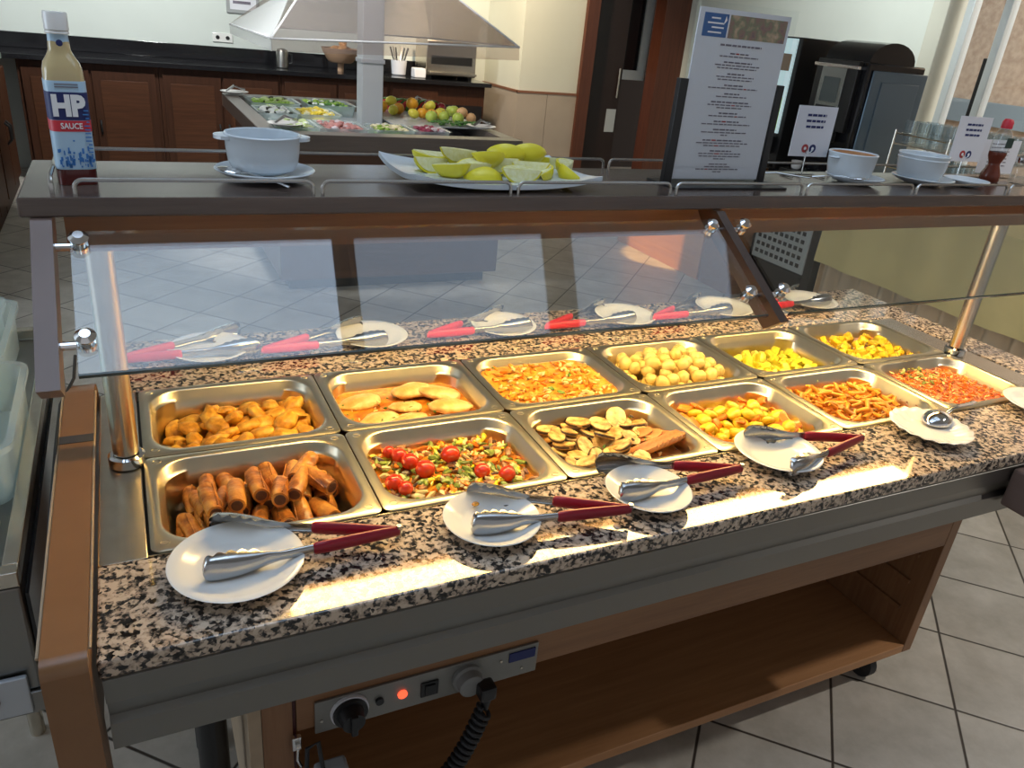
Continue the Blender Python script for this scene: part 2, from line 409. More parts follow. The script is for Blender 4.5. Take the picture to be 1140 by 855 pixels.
# control panel
cp = MB(); cp.box((.222,-.006,.463),(.655,-.0005,.536),.001)
cp = cp.build('control_panel', plain('brushed control plate', (.26,.255,.235), .4, .5), ctr, True)
def on(name, mb, mat, parent=cp): return mb.build(name, mat, parent, True)
k = MB(); k.cyl((.282,-.006,.500),(.282,-.012,.500),.034,28); on('knob_ring', k, M['paper'])
k = MB(); k.cyl((.282,-.0125,.500),(.282,-.018,.500),.031,28); k.cyl((.282,-.018,.500),(.282,-.040,.500),.024,24,.020); k.box((.276,-.048,.478),(.288,-.040,.522),.002); on('knob', k, M['black'])
k = MB(); k.cyl((.336,-.006,.502),(.336,-.012,.502),.0075,16); on('button', k, M['black'])
k = MB(); k.cyl((.379,-.006,.502),(.379,-.010,.502),.009,16); k.ball((.379,-.010,.502),.007,2,(1,.6,1)); on('indicator_lamp', k, emit('red indicator', (1.,.10,.04), 1.6))
k = MB(); k.box((.414,-.010,.481),(.448,-.006,.515),.001); k.box((.421,-.013,.487),(.441,-.010,.509),.001); on('rocker_switch', k, M['black'])
k = MB(); k.lathe([(.030,0),(.030,.008),(.026,.012),(.024,.028),(.018,.032)],24); k.xf(Matrix.Translation((.505,-.006,.500)) @ Matrix.Rotation(PI/2,4,'X')); on('socket', k, plain('dull grey socket', (.22,.22,.21), .5))
k = MB(); k.box((.592,-.0085,.505),(.648,-.006,.527)); on('nameplate', k, M['navy'])
k = MB()
for x, z in ((.233,.492),(.575,.514),(.622,.482)): k.cyl((x,-.006,z),(x,-.0085,z),.003,10)
on('screw', k, M['steel'])
pg = MB(); pg.box((.512,-.062,.480),(.545,-.030,.512),.006); pg.cyl((.53,-.05,.485),(.527,-.05,.455),.010,12,.007); 
tag(pg.build('power_plug', M['black']), 'black plug pushed into the grey socket of the control panel', 'plug')
# coiled cable
pts = []
a, b_ = Vector((.527,-.05,.455)), Vector((.345,-.05,.22)); ax = (b_-a).normalized(); u = ax.orthogonal().normalized(); v_ = ax.cross(u)
N = 26*12
for i in range(N+1):
    t = i/N; th = 26*2*PI*t; sag = Vector((.012*math.sin(PI*t),-.02*math.sin(PI*t),-.012*math.sin(PI*t)))
    pts.append(a+(b_-a)*t+sag+(u*math.cos(th)+v_*math.sin(th))*.0145)
tag(MB().tube(pts, .0042, 7).build('coiled_cable', M['rubber']), 'black coiled cable hanging from the control panel below the counter', 'cable')
jb = MB(); jb.box((.212,-.075,.335),(.268,-.03,.425),.006); jb.box((.218,-.08,.345),(.262,-.075,.415),.002); jb.cyl((.258,-.083,.408),(.258,-.078,.408),.006,12)
jb = jb.build('junction_box', M['lgrey']); tag(jb, 'small grey metal box hanging under the control knob', 'box')
MB().tube([(.226,-.05,.42),(.222,-.03,.47),(.205,-.02,.45),(.20,-.025,.35)], .004, 8).build('cable', M['rubber'], jb)
lt = MB(); lt.box((.181,-.014,.445),(.197,-.0045,.475),.002); lt.cyl((.186,-.018,.46),(.194,-.018,.46),.005,10); lt.tube([(.19,-.015,.45),(.188,-.02,.43),(.194,-.018,.41)],.003,6)
lt.build('door_latch', M['chrome'], ctr, True)

# ------------------------------------------------------------------ the gantry shelf with lamps and glass
ZS = 1.367
sh = thing('gantry_shelf', 'dark wood gantry shelf with heat lamps over the food pans', 'shelf', (1.03,.266,.9))
mb = MB(); mb.box((-.10,.138,1.342),(2.20,.395,ZS),.003); mb.build('shelf_board', M['shelf'], sh, True)
mb = MB(); mb.box((-.055,.19,1.282),(2.16,.204,1.3415)); mb.build('front_apron', M['brown'], sh, True)
MB().box((-.055,.328,1.282),(2.16,.342,1.3415)).build('rear_apron', M['brown'], sh, True)
MB().box((-.055,.204,1.282),(-.041,.328,1.3415)).box((2.146,.204,1.282),(2.16,.328,1.3415)).build('end_apron', M['brown'], sh, True)
WARM = (1.0,.70,.26)
MB().box((-.04,.205,1.322),(2.145,.327,1.326)).build('reflector', M['white'], sh, True)
for i in range(3):
    MB().box((.235+i*.602,.258,1.290),(.235+i*.602+.595,.314,1.300),.002).build('heat_lamp', emit('warm heat lamp', WARM, 42), sh, True)
for x in (-.022, 2.055):
    MB().cyl((x,.266,.921),(x,.266,1.322),.0195,28).build('post', M['steel'], sh, True)
    MB().lathe([(.0235,0),(.028,.002),(.028,.018),(.024,.021)],28,(x,.266,.8985)).build('post_collar', M['chrome'], sh, True)
gs = math.hypot(.18,.113); gd = Vector((0,-.18,-.113)).normalized(); gn = Vector((0,-.113,.18)).normalized()
T0 = Vector((0,.115,1.325)); B0 = Vector((0,-.065,1.212))
def bracket(x0, x1):
    a = Vector((0,.150,1.3415)); 
    pts = [(.128,1.3415),(.19,1.3415),(.165,1.315),(-.050,1.180),(-.085,1.205),(.115,1.332)]
    return MB().prism(pts, 'x', x0, x1)
for q, (x0, x1) in enumerate(((-.088,-.064),(.992,1.011),(2.10,2.124))):
    bracket(x0,x1).build('guard_bracket', M['bracket'] if q == 0 else wood('dark brown bracket', (.045,.022,.012), (.075,.038,.022), 'y', .35), sh, True)
gl = []
for x0, x1 in ((-.046,.978),(1.026,2.088)):
    p = MB(); h = gn*.003
    T = T0+gd*(-.004); B = B0
    p.loops([[Vector((x,0,0))+q for q in (T-h,T+h,B+h,B-h)] for x in (x0,x1)])
    o = p.build('glass_pane', M['glass'], sh, True, smooth=False); gl.append(o)
    e = MB(); q0 = B+gd*.0005; q1 = B+gd*.0030
    e.loops([[Vector((x,0,0))+q for q in (q0-h,q0+h,q1+h,q1-h)] for x in (x0,x1)]); e.build('polished_edge', M['edge'], o, True, smooth=False)
def bolt(x, s, side):
    p = T0+gd*s
    m = MB(); c = Vector((x,0,0))+p
    m.cyl(c-gn*.004, c+gn*.006, .006, 14); m.cyl(c+gn*.006, c+gn*.010, .0105, 20, .0118); m.cyl(c+gn*.010, c+gn*.015, .0118, 20, .006)
    m.cyl(c+gn*-.012, c+gn*-.004, .010, 16)
    m.cyl(c-gn*.008, c-gn*.008+Vector((side*.030,0,0)), .005, 10)
    m.build('glass_bolt', M['chrome'], sh, True)
for s in (.012, .165):
    bolt(-.036, s, -1); bolt(.966, s, 1); bolt(1.040, s, -1); bolt(2.078, s, 1)
# wire rails
def rail(x0, x1, y, z0=ZS, h=.020):
    r = .010; pts = [(x0,y,z0-.004),(x0,y,z0+h-r)]
    for i in range(1,5): a = PI - PI/2*i/4; pts.append((x0+r+r*math.cos(a), y, z0+h-r+r*math.sin(a)))
    for i in range(0,5): a = PI/2 - PI/2*i/4; pts.append((x1-r+r*math.cos(a), y, z0+h-r+r*math.sin(a)))
    pts.append((x1,y,z0-.004)); return MB().tube(pts, .0028, 8)
for i in range(7):
    a = -.035+i*.3155
    rail(a, a+.302, .152).build('wire_rail', M['wire'], sh, True)
    rail(a, a+.302, .383).build('wire_rail', M['wire'], sh, True)
rail(0,.19,0,0).xf(Matrix.Translation((-.062,.17,ZS)) @ Matrix.Rotation(PI/2,4,'Z')).build('wire_rail', M['wire'], sh, True)

# ------------------------------------------------------------------ food pans
def make_pan():
    w, h = .335, .266
    rings = [rrect(w-.004,h-.004,.012,-.001), rrect(w,h,.014,.0), rrect(w,h,.014,.0022), rrect(w-.010,h-.010,.014,.0042),
             rrect(w-.020,h-.020,.050,.0040), rrect(w-.030,h-.030,.056,.0036), rrect(w-.036,h-.036,.056,.001), rrect(w-.040,h-.040,.056,-.012), rrect(w-.050,h-.050,.054,-.016),
             rrect(w-.054,h-.054,.053,-.05), rrect(w-.062,h-.062,.050,-.085), rrect(w-.086,h-.086,.042,-.098), rrect(w-.13,h-.13,.03,-.10)]
    m = MB(); m.loops(rings, True, False, True)
    for sx in (-1,1):
        for sy in (-1,1):
            n = 16; cx, cy = sx*(w/2-.019), sy*(h/2-.018)
            path = [(cx+.0065*math.cos(2*PI*i/n), cy+.0055*math.sin(2*PI*i/n), .0040) for i in range(n+1)]
            m.tube(path, .0011, 6)
    return m
pan0 = None
pnames = {
 (0,0):'steel food pan of brown spring rolls, front left corner of the counter',
 (1,0):'steel food pan holding tomato and vegetable stew, in the front row',
 (2,0):'steel food pan with sliced aubergine in sauce, in the front row',
 (3,0):'steel food pan of yellow potato rounds with orange pepper, in the front row',
 (4,0):'steel food pan of orange penne pasta, in the front row',
 (5,0):'steel food pan of red carrot rice, front right by the post',
 (0,1):'steel food pan of golden nuggets, back left beside the post',
 (1,1):'steel food pan of chicken fillets in orange sauce, in the back row',
 (2,1):'steel food pan filled to the rim with creamy orange stew, in the back row',
 (3,1):'steel food pan heaped with pale round potatoes, in the back row',
 (4,1):'steel food pan half filled with bright yellow vegetable chunks, in the back row',
 (5,1):'steel food pan with mixed yellow vegetables and mince, back right by the post'}
PZ = .9005
def pc(i, j): return Vector(((i+.5)*PX+.001, .133+j*.2685, PZ))
for j in (0,1):
    for i in range(6):
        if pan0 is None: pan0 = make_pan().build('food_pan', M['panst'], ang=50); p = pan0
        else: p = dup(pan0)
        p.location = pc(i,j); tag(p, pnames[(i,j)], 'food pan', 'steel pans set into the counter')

F = {}
F['nug'] = multi('fried crumb', [(.32,(.44,.16,.008)),(.5,(.74,.34,.028)),(.68,(.88,.53,.08))], 60, .42, 6, 1.)
F['roll'] = multi('fried pastry', [(.30,(.13,.03,.006)),(.48,(.46,.15,.02)),(.66,(.72,.33,.06))], 34, .28, 6, 1., .6, dist=.006)
F['rollend'] = plain('dark roll filling', (.09,.03,.015), .6, var=.4, scale=90)
F['sauceo'] = multi('orange oily sauce', [(.3,(.34,.09,.008)),(.5,(.58,.19,.015)),(.7,(.76,.36,.04))], 45, .14, 5, .8, .7)
F['creamo'] = multi('creamy orange sauce', [(.3,(.54,.19,.015)),(.5,(.72,.32,.04)),(.7,(.80,.46,.10))], 40, .2, 4, .7, .6)
F['chick'] = multi('pale chicken', [(.3,(.55,.27,.06)),(.5,(.72,.46,.17)),(.7,(.80,.60,.32))], 42, .3, 5, .7)
F['pot'] = multi('boiled potato', [(.3,(.62,.42,.11)),(.7,(.76,.58,.22))], 25, .35, 3, .2)
F['yel'] = multi('yellow vegetable', [(.3,(.56,.46,.015)),(.7,(.74,.66,.06))], 40, .3, 3, .2)
F['ypot'] = multi('saffron potato', [(.3,(.80,.48,.01)),(.7,(.88,.66,.06))], 30, .25, 3, .2)
F['org'] = plain('orange pepper', (.78,.22,.02), .25, var=.2, scale=60)
F['herb'] = plain('chopped green herb', (.10,.20,.02), .5, var=.4, scale=90)
F['green'] = plain('green pepper', (.20,.26,.04), .35, var=.4, scale=60)
F['onion'] = plain('cooked onion', (.74,.58,.26), .3, var=.2, scale=60)
F['brownb'] = plain('browned mince', (.30,.13,.05), .4, var=.4, scale=80)
F['dark'] = plain('dark aubergine skin', (.06,.03,.02), .3, var=.4, scale=80)
F['tom'] = multi('roasted cherry tomato', [(.3,(.42,.015,.005)),(.7,(.72,.06,.012))], 30, .18, 3, .4)
F['aub'] = multi('fried aubergine flesh', [(.32,(.26,.11,.025)),(.48,(.58,.34,.10)),(.68,(.76,.56,.24))], 75, .32, 5, .8)
F['meat'] = multi('glazed sliced meat', [(.3,(.42,.14,.04)),(.7,(.62,.28,.10))], 45, .25, 4, .3)
F['penne'] = plain('orange penne', (.80,.33,.03), .3, var=.22, scale=25)
F['car'] = plain('orange carrot', (.86,.20,.02), .3, var=.2, scale=60)
F['pink'] = plain('pink rice', (.80,.28,.12), .35, var=.25, scale=90)
F['ricey'] = plain('pale rice', (.78,.56,.22), .4, var=.2, scale=90)

def inside(x, y, hw=.142, hh=.108, r=.035):
    ax, ay = abs(x), abs(y)
    if ax > hw or ay > hh: return False
    dx, dy = ax-(hw-r), ay-(hh-r)
    return not (dx > 0 and dy > 0 and dx*dx+dy*dy > r*r)
def darts(n, dmin, hw, hh, mask=None, tries=6000):
    P = []
    for _ in range(tries):
        if len(P) >= n: break
        x, y = R.uniform(-hw,hw), R.uniform(-hh,hh)
        if not inside(x,y,hw,hh): continue
        if mask and not mask(x,y): continue
        if all((x-a)**2+(y-b)**2 > dmin*dmin for a,b in P): P.append((x,y))
    return P
def protos(name, kind, k, **kw):
    """hidden-free: the first instance is placed itself"""
    return [None]*k
class Kind:
    def __init__(s, name, makers, label, cat, group):
        s.name=name; s.makers=makers; s.o=[None]*len(makers); s.label=label; s.cat=cat; s.group=group
    def place(s, loc, rot=(0,0,0), sc=1., k=None):
        k = R.randrange(len(s.makers)) if k is None else k
        if s.o[k] is None:
            o = s.makers[k](); o.name = s.name; s.o[k] = o; tag(o, s.label, s.cat, s.group)
        else: o = dup(s.o[k])
        o.location = loc; o.rotation_euler = rot; o.scale = (sc,)*3 if isinstance(sc,(int,float)) else sc
        return o
def surf(c, z, mat, name, label, cat, hw=.144, hh=.11, amp=.003, fr=35, dome=0, tilt=0):
    m = MB(); nr, na = 14, 48; c0 = c; rim = rrect(2*hw,2*hh,.038,0,11); na = len(rim)
    rings = []
    for k in range(nr, 0, -1):
        t = k/nr
        ring = []
        for x, y, _ in rim:
            px, py = x*t, y*t
            h = z + (amp*noise.noise(Vector((px*fr+c.x*9, py*fr+c.y*9, 0))) if k < nr else -.0) + dome*(1-t*t) + tilt*px
            ring.append((px, py, h))
        rings.append(ring)
    m.loops([[(x*.99,y*.99,z-.05+tilt*x) for x,y,_ in rings[0]]]+rings, True, True, True)
    o = m.build(name, mat); o.location = c; tag(o, label, cat, kind='stuff'); return o
def bits(c, n, zf, mats, weights, name, label, cat, size=(.006,.012), flat=(.5,.35), hw=.135, hh=.102, mask=None, sub=1, long=False):
    m = MB()
    for i in range(n):
        for _ in range(30):
            x, y = R.uniform(-hw,hw), R.uniform(-hh,hh)
            if inside(x,y,hw,hh) and (mask is None or mask(x,y)): break
        r = R.uniform(*size); m.mi = R.choices(range(len(mats)), weights)[0]
        rot = Matrix.Rotation(R.uniform(0,2*PI),3,'Z') @ Matrix.Rotation(R.uniform(-.6,.6),3,'X') @ Matrix.Rotation(R.uniform(-.5,.5),3,'Y')
        m.ball((x,y,zf(x,y)+R.uniform(-.001,.004)), r, sub, (1,R.uniform(*sorted(flat)),R.uniform(.25,.45)), rot, .35, i, 2)
    o = m.build(name, mats); o.location = c; tag(o, label, cat, kind='stuff'); return o

def lump(mat, r, sc, amp=.18, fr=2.5, sub=2):
    def mk(seed):
        return lambda: MB().ball((0,0,0), r, sub, sc, None, amp, seed, fr).build('lump', mat, ang=80)
    return mk
# --- golden nuggets
mk = lump(F['nug'], .0235, (1.12,.78,.50), .42)
K = Kind('nugget', [mk(s) for s in range(5)], 'golden fried nugget in the back left pan beside the post', 'nugget', 'golden nuggets in the back left pan')
c = pc(0,1)
for lay, (n, z) in enumerate(((32,-.066),(30,-.048),(20,-.030))):
    for x, y in darts(n, .031, .128-.012*lay, .096-.008*lay, (lambda x,y: x > -.125+.03*lay)):
        K.place(c+Vector((x+.012,y-.002,z+R.uniform(-.002,.004)+ .06*max(0,x)*.3)), (R.uniform(-.5,.5),R.uniform(-.5,.5),R.uniform(0,6.3)), R.uniform(.88,1.12))
# --- spring rolls
def rollm(seed):
    def f():
        m = MB(); n = 18; L = .036; rg = []
        for k in range(13):
            t = k/12; x = -L+2*L*t; rr = .0150*(1-.10*abs(2*t-1)**3)
            rg.append([(x+.0008*noise.noise(Vector((t*4,i,seed))), rr*(1+.10*noise.noise(Vector((x*60,math.cos(2*PI*i/n)*1.5,math.sin(2*PI*i/n)*1.5+seed*9))))*math.cos(2*PI*i/n),
                       rr*.92*(1+.10*noise.noise(Vector((x*60,math.cos(2*PI*i/n)*1.5+5,math.sin(2*PI*i/n)*1.5+seed*9))))*math.sin(2*PI*i/n)) for i in range(n)])
        rg = [[(x*.985,y*.55,z*.55) for x,y,z in rg[0]]]+rg+[[(x*.985,y*.55,z*.55) for x,y,z in rg[-1]]]
        m.loops(rg)
        # wrapped flap line
        m.tube([(-L*.9+2*L*.9*t, .0150*math.cos(1.0+.5*t), .0142*math.sin(1.0+.5*t)) for t in [i/8 for i in range(9)]], .0013, 6)
        o = m.build('spring_roll', F['roll'], ang=80)
        for sg in (-1,1): MB().cyl((sg*L*.97,0,0),(sg*L*1.012,0,0),.0098,14,.0085).build('open_end', F['rollend'], o)
        return o
    return f
K = Kind('spring_roll', [rollm(s) for s in range(4)], 'brown fried spring roll in the front left pan', 'spring roll', 'spring rolls in the front left pan')
c = pc(0,0)
rows = [(-.075,[-.115,-.083,-.05,-.018,.014,.046,.078,.11],-.078),(.0,[-.118,-.086,-.053,-.02,.012,.045,.077,.11],-.078),(.072,[-.1,-.066,-.034,-.001,.032,.064,.097,.122],-.076)]
for y, xs, z in rows:
    for x in xs: K.place(c+Vector((x,y,z+.016+R.uniform(-.001,.002))), (R.uniform(0,6.3),R.uniform(-.1,.1),PI/2+R.uniform(-.12,.12)))
for y, xs, z in ((-.050,[-.108,-.075,-.042,-.008,.026,.06,.094],-.034),(.018,[-.092,-.060,-.028,.004,.036,.068,.100],-.034),(.070,[-.075,-.04,-.006,.028,.062,.096],-.036)):
    for x in xs: K.place(c+Vector((x+R.uniform(-.003,.003),y,z+R.uniform(-.001,.004))), (R.uniform(0,6.3),R.uniform(-.2,.25),PI/2+R.uniform(-.3,.3)), R.uniform(.92,1.02))
for x, y, a in ((-.078,-.015,.12),(-.038,-.008,-.1),(-.004,.012,.05),(.030,-.012,-.2),(.062,.0,-.4),(.094,.006,.5),(.078,.045,-.6)):
    K.place(c+Vector((x,y,-.007+R.uniform(-.003,.003))), (R.uniform(0,6.3),R.uniform(-.15,.2),PI/2+a), 1.0)
# --- chicken fillets
c = pc(1,1)+Vector((0,0,0.01))
surf(c, -.048, F['sauceo'], 'orange_sauce', 'thin orange sauce around the chicken fillets', 'sauce', amp=.004)
def filletm(seed):
    def f():
        m = MB(); m.ball((0,0,0), 1, 3, (.048,.028,.013), None, .22, seed, 1.6); return m.build('chicken_fillet', F['chick'], ang=80)
    return f
K = Kind('chicken_fillet', [filletm(s) for s in range(3)], 'pale chicken fillet lying in orange sauce in the back row', 'chicken fillet', 'chicken fillets in orange sauce')
for x, y, a, s in ((.03,.055,.1,1.),(.085,.028,-.5,1.05),(.085,-.035,-.1,1.),(-.01,-.058,.2,.95),(-.075,-.045,.3,.95),(-.085,.045,.1,1.0),(.0,.0,.0,.8)):
    K.place(c+Vector((x,y,-.040+(.005 if x>.02 else -.004))), (R.uniform(-.1,.1),R.uniform(-.1,.1),a), s)
bits(c, 60, lambda x,y: -.038, [F['herb'],F['onion']], [3,2], 'chopped_herbs', 'chopped herbs scattered over the chicken fillets', 'herbs', (.002,.006), mask=lambda x,y: abs(y+.01)<.06)
# --- creamy stew
c = pc(2,1)
surf(c, -.016, F['creamo'], 'creamy_stew', 'creamy orange stew filling its pan to the rim', 'stew', amp=.006, fr=60)
bits(c, 260, lambda x,y: -.013, [F['creamo'],F['onion'],F['org'],F['herb']], [6,3,3,.5], 'stew_pieces', 'strips of meat and onion in the creamy orange stew', 'stew pieces', (.006,.013), hw=.132, hh=.098)
# --- potatoes
mk = lump(F['pot'], .0168, (1.08,.98,.92), .12, 1.5)
K = Kind('round_potato', [mk(s) for s in range(4)], 'small pale boiled potato in the back row pan', 'potato', 'pale round potatoes in the back row')
c = pc(3,1)
for lay, (n, z, hw, hh) in enumerate(((46,-.052,.125,.092),(42,-.030,.122,.09),(32,-.009,.110,.078),(12,.010,.07,.045))):
    for x, y in darts(n, .0295, hw, hh, (lambda x,y: y < .085-.25*max(0,-x)*0) if lay else None):
        K.place(c+Vector((x,y,z+R.uniform(-.002,.002))), (R.uniform(0,6),R.uniform(0,6),R.uniform(0,6)), R.uniform(.9,1.1))
# --- yellow chunks
def chunkm(seed, mat, r=.012, sc=(1.2,.8,.75)):
    def f():
        rr = random.Random(seed); m = MB(); m.box((-r*sc[0],-r*sc[1],-r*sc[2]),(r*sc[0],r*sc[1],r*sc[2]),r*.3)
        for v in m.bm.verts: v.co += Vector((rr.uniform(-1,1),rr.uniform(-1,1),rr.uniform(-1,1)))*r*.14
        return m.build('chunk', mat, ang=50)
    return f
K = Kind('vegetable_chunk', [chunkm(s,F['yel']) for s in range(4)], 'bright yellow vegetable chunk in the half filled back row pan', 'vegetable', 'bright yellow vegetable chunks')
c = pc(4,1)+Vector((0,0,0.006))
for lay, (n, z, hw, hh) in enumerate(((60,-.070,.125,.092),(56,-.055,.122,.088),(34,-.040,.10,.065))):
    for x, y in darts(n, .021, hw, hh, lambda x,y: lay == 0 or y < .07):
        K.place(c+Vector((x,y-.004*lay,z+R.uniform(-.002,.003))), (R.uniform(-.8,.8),R.uniform(-.8,.8),R.uniform(0,6)), R.uniform(.85,1.15))
# --- mixed veg and mince
K = Kind('vegetable_piece', [chunkm(9+s,F['ypot'],.011) for s in range(3)]+[chunkm(19,F['yel'],.012)], 'yellow vegetable piece in the back right pan of mixed vegetables', 'vegetable', 'yellow vegetable pieces, back right pan')
c = pc(5,1)+Vector((0,0,0.008))
surf(c, -.050, F['brownb'], 'mince_base', 'browned mince under the mixed yellow vegetables', 'mince', amp=.006, fr=50, hw=.139, hh=.106)
bits(c, 170, lambda x,y: -.045, [F['brownb'],F['onion'],F['org']], [3,3,1.5], 'mince_pieces', 'small mince and onion pieces among the yellow vegetables', 'mince', (.005,.010))
for x, y in darts(48, .023, .125, .09): K.place(c+Vector((x,y,-.038+R.uniform(-.003,.004))), (R.uniform(-.8,.8),R.uniform(-.8,.8),R.uniform(0,6)), R.uniform(.8,1.15))
# --- tomato stew
c = pc(1,0)+Vector((0,0,0.013))
surf(c, -.050, F['sauceo'], 'vegetable_stew', 'oily orange vegetable stew in the front row', 'stew', amp=.005, fr=50)
bits(c, 460, lambda x,y: -.044, [F['onion'],F['green'],F['brownb'],F['org'],F['ypot'],F['dark']], [3,3.2,2,2,2,.8], 'stew_vegetables', 'chopped onion, pepper and courgette in the tomato stew', 'vegetables', (.007,.015), hw=.136, hh=.103)
mk = lump(F['tom'], .0155, (1,1,.9), .08, 1.5)
K = Kind('cherry_tomato', [mk(s) for s in range(3)], 'red cherry tomato in the front row vegetable stew', 'tomato', 'cherry tomatoes in the stew')
for x, y, s in ((-.082,.062,1),(-.07,.036,1.1),(-.052,.005,1.2),(.01,.04,1.25),(.045,-.03,1.0),(.085,-.052,1.05),(-.118,-.022,1.1),(-.105,-.045,.9),(-.096,.08,.8)):
    K.place(c+Vector((x,y,-.034)), (R.uniform(-.5,.5),R.uniform(-.5,.5),0), s)
# --- aubergine slices
c = pc(2,0)+Vector((0,0,0.012))
surf(c, -.052, F['meat'], 'brown_sauce', 'brown sauce under the aubergine slices', 'sauce', amp=.004)
def slicem(seed, mat=None, w=.026, d=.020, t=.0045):
    def f():
        m = MB(); n = 26; rg = []
        for s_, z in ((.5,t),(.94,t*.9),(1,0),(.94,-t*.9),(.5,-t)):
            rg.append([(w*s_*math.cos(2*PI*i/n)*(1+.08*noise.noise(Vector((math.cos(2*PI*i/n)*1.5,math.sin(2*PI*i/n)*1.5,seed)))), d*s_*math.sin(2*PI*i/n)*(1+.10*noise.noise(Vector((math.cos(2*PI*i/n)*1.5,math.sin(2*PI*i/n)*1.5,seed+9)))), z+.0012*noise.noise(Vector((i*.5,z*80,seed)))) for i in range(n)])
        m.loops(rg); o = m.build('slice', mat or F['aub'], ang=50)
        if mat is None:
            k = MB(); k.lathe([(w*1.005,-t*.5),(w*1.03,0),(w*1.005,t*.5)],26,(0,0,0),1,d/w,False); k.build('skin', F['dark'], o)
        return o
    return f
K = Kind('aubergine_slice', [slicem(s) for s in range(4)], 'fried aubergine slice in brown sauce in the front row', 'aubergine slice', 'aubergine slices in the front row')
for lay, (n, z) in enumerate(((26,-.046),(20,-.036),(9,-.027))):
    for x, y in darts(n, .033, .118, .086, lambda x,y: not (x > .03 and y < -.0) and (lay < 2 or x < .06)):
        K.place(c+Vector((x,y,z+R.uniform(-.002,.003))), (R.uniform(-.45,.45),R.uniform(-.45,.45),R.uniform(0,6)), R.uniform(.85,1.15))
K = Kind('meat_slice', [slicem(40+s, F['meat'], .034, .018, .005) for s in range(2)], 'glazed meat slice fanned out beside the aubergine', 'meat slice', 'meat slices beside the aubergine')
for q in range(7): K.place(c+Vector((.05+.014*q,-.048+.004*q,-.032)), (.2,-.55,-.9+.03*q), 1.)
for q in range(3): K.place(c+Vector((.075+.018*q,.012-.012*q,-.036)), (.1,-.3,-.2), .95)
bits(c, 80, lambda x,y: -.036, [F['herb'],F['onion'],F['dark']], [3,2,2], 'chopped_herbs', 'chopped herbs strewn on the aubergine slices', 'herbs', (.003,.007), mask=lambda x,y: x>-.06)
# --- yellow potato rounds
c = pc(3,0)+Vector((0,0,0.008))
mk = lump(F['ypot'], .0175, (1.1,.95,.6), .15, 1.8)
K = Kind('saffron_potato', [mk(s) for s in range(4)], 'bright yellow potato round in the front row pan', 'potato', 'yellow potato rounds in the front row')
K2 = Kind('pepper_piece', [chunkm(70+s,F['org'],.012,(1.3,.8,.35)) for s in range(2)], 'orange pepper piece among the yellow potato rounds', 'pepper', 'orange pepper pieces')
surf(c, -.066, F['creamo'], 'yellow_sauce', 'yellow sauce under the potato rounds', 'sauce', amp=.002, hw=.140, hh=.107)
for lay, (n, z) in enumerate(((40,-.057),(36,-.043),(18,-.030))):
    for x, y in darts(n, .030, .123-.01*lay, .09-.012*lay): K.place(c+Vector((x,y,z+R.uniform(-.003,.003))), (R.uniform(-.6,.6),R.uniform(-.6,.6),R.uniform(0,6)), R.uniform(.8,1.15))
for x, y in darts(34, .03, .12, .085): K2.place(c+Vector((x,y,-.034+R.uniform(-.004,.006))), (R.uniform(-.7,.7),R.uniform(-.7,.7),R.uniform(0,6)), R.uniform(.7,1.1))
# --- penne
c = pc(4,0)+Vector((0,0,0.01))
def pennem(seed):
    def f():
        m = MB(); bend = .003*(seed-1); n = 10; rg = []
        for t in (-1,-.5,0,.5,1):
            rg.append([(t*.017+.004*math.cos(2*PI*i/n)*(1 if abs(t)==1 else 0), .0046*math.cos(2*PI*i/n)+bend*t*t, .0046*math.sin(2*PI*i/n)) for i in range(n)])
        inner = [[(x,bend+(y-bend)*.6,z*.6) for x,y,z in rg[-1]],[(x*.6,y,z) for x,y,z in [(x,bend+(y-bend)*.6,z*.6) for x,y,z in rg[-1]]]]
        m.loops(rg+inner, True, True, True); return m.build('penne', F['penne'], ang=60)
    return f
K = Kind('penne', [pennem(s) for s in range(3)], 'orange sauced penne pasta tube in the front row pan', 'pasta', 'penne pasta tubes')
surf(c, -.052, F['penne'], 'pasta_sauce', 'orange sauce beneath the penne pasta', 'sauce', amp=.003, hw=.139, hh=.106)
cnt = 0
for lay, (n, z, hw, hh) in enumerate(((80,-.046,.128,.094),(75,-.037,.124,.09),(65,-.028,.115,.08),(40,-.019,.09,.055))):
    for x, y in darts(n, .0165, hw, hh): K.place(c+Vector((x,y,z+R.uniform(-.003,.003))), (R.uniform(0,6),R.uniform(-.5,.5),R.uniform(0,6)), R.uniform(.9,1.1))
bits(c, 50, lambda x,y: -.022, [F['brownb'],F['green']], [3,1], 'sauce_bits', 'small brown onion bits on the penne pasta', 'garnish', (.003,.006), mask=lambda x,y: x>-.03)
# --- carrot rice
c = pc(5,0)
surf(c, -.034, F['pink'], 'carrot_rice', 'orange red carrot rice heaped in the front right pan', 'rice', amp=.006, fr=60, dome=.02)
bits(c, 900, lambda x,y: -.030+.02*(1-(x/.14)**2)*(1-(y/.11)**2), [F['car'],F['pink'],F['org'],F['ricey']], [5,4,2,1.0], 'shredded_carrot', 'shredded carrot and rice grains in the front right pan', 'rice', (.004,.010), (.25,.4), hw=.136, hh=.103)
bits(c, 70, lambda x,y: -.012, [F['green'],F['ricey'],F['brownb']], [3,4,1], 'pepper_garnish', 'green pepper and corn pieces on the carrot rice', 'garnish', (.005,.010), mask=lambda x,y: -.1<x<.02 and y>.0)

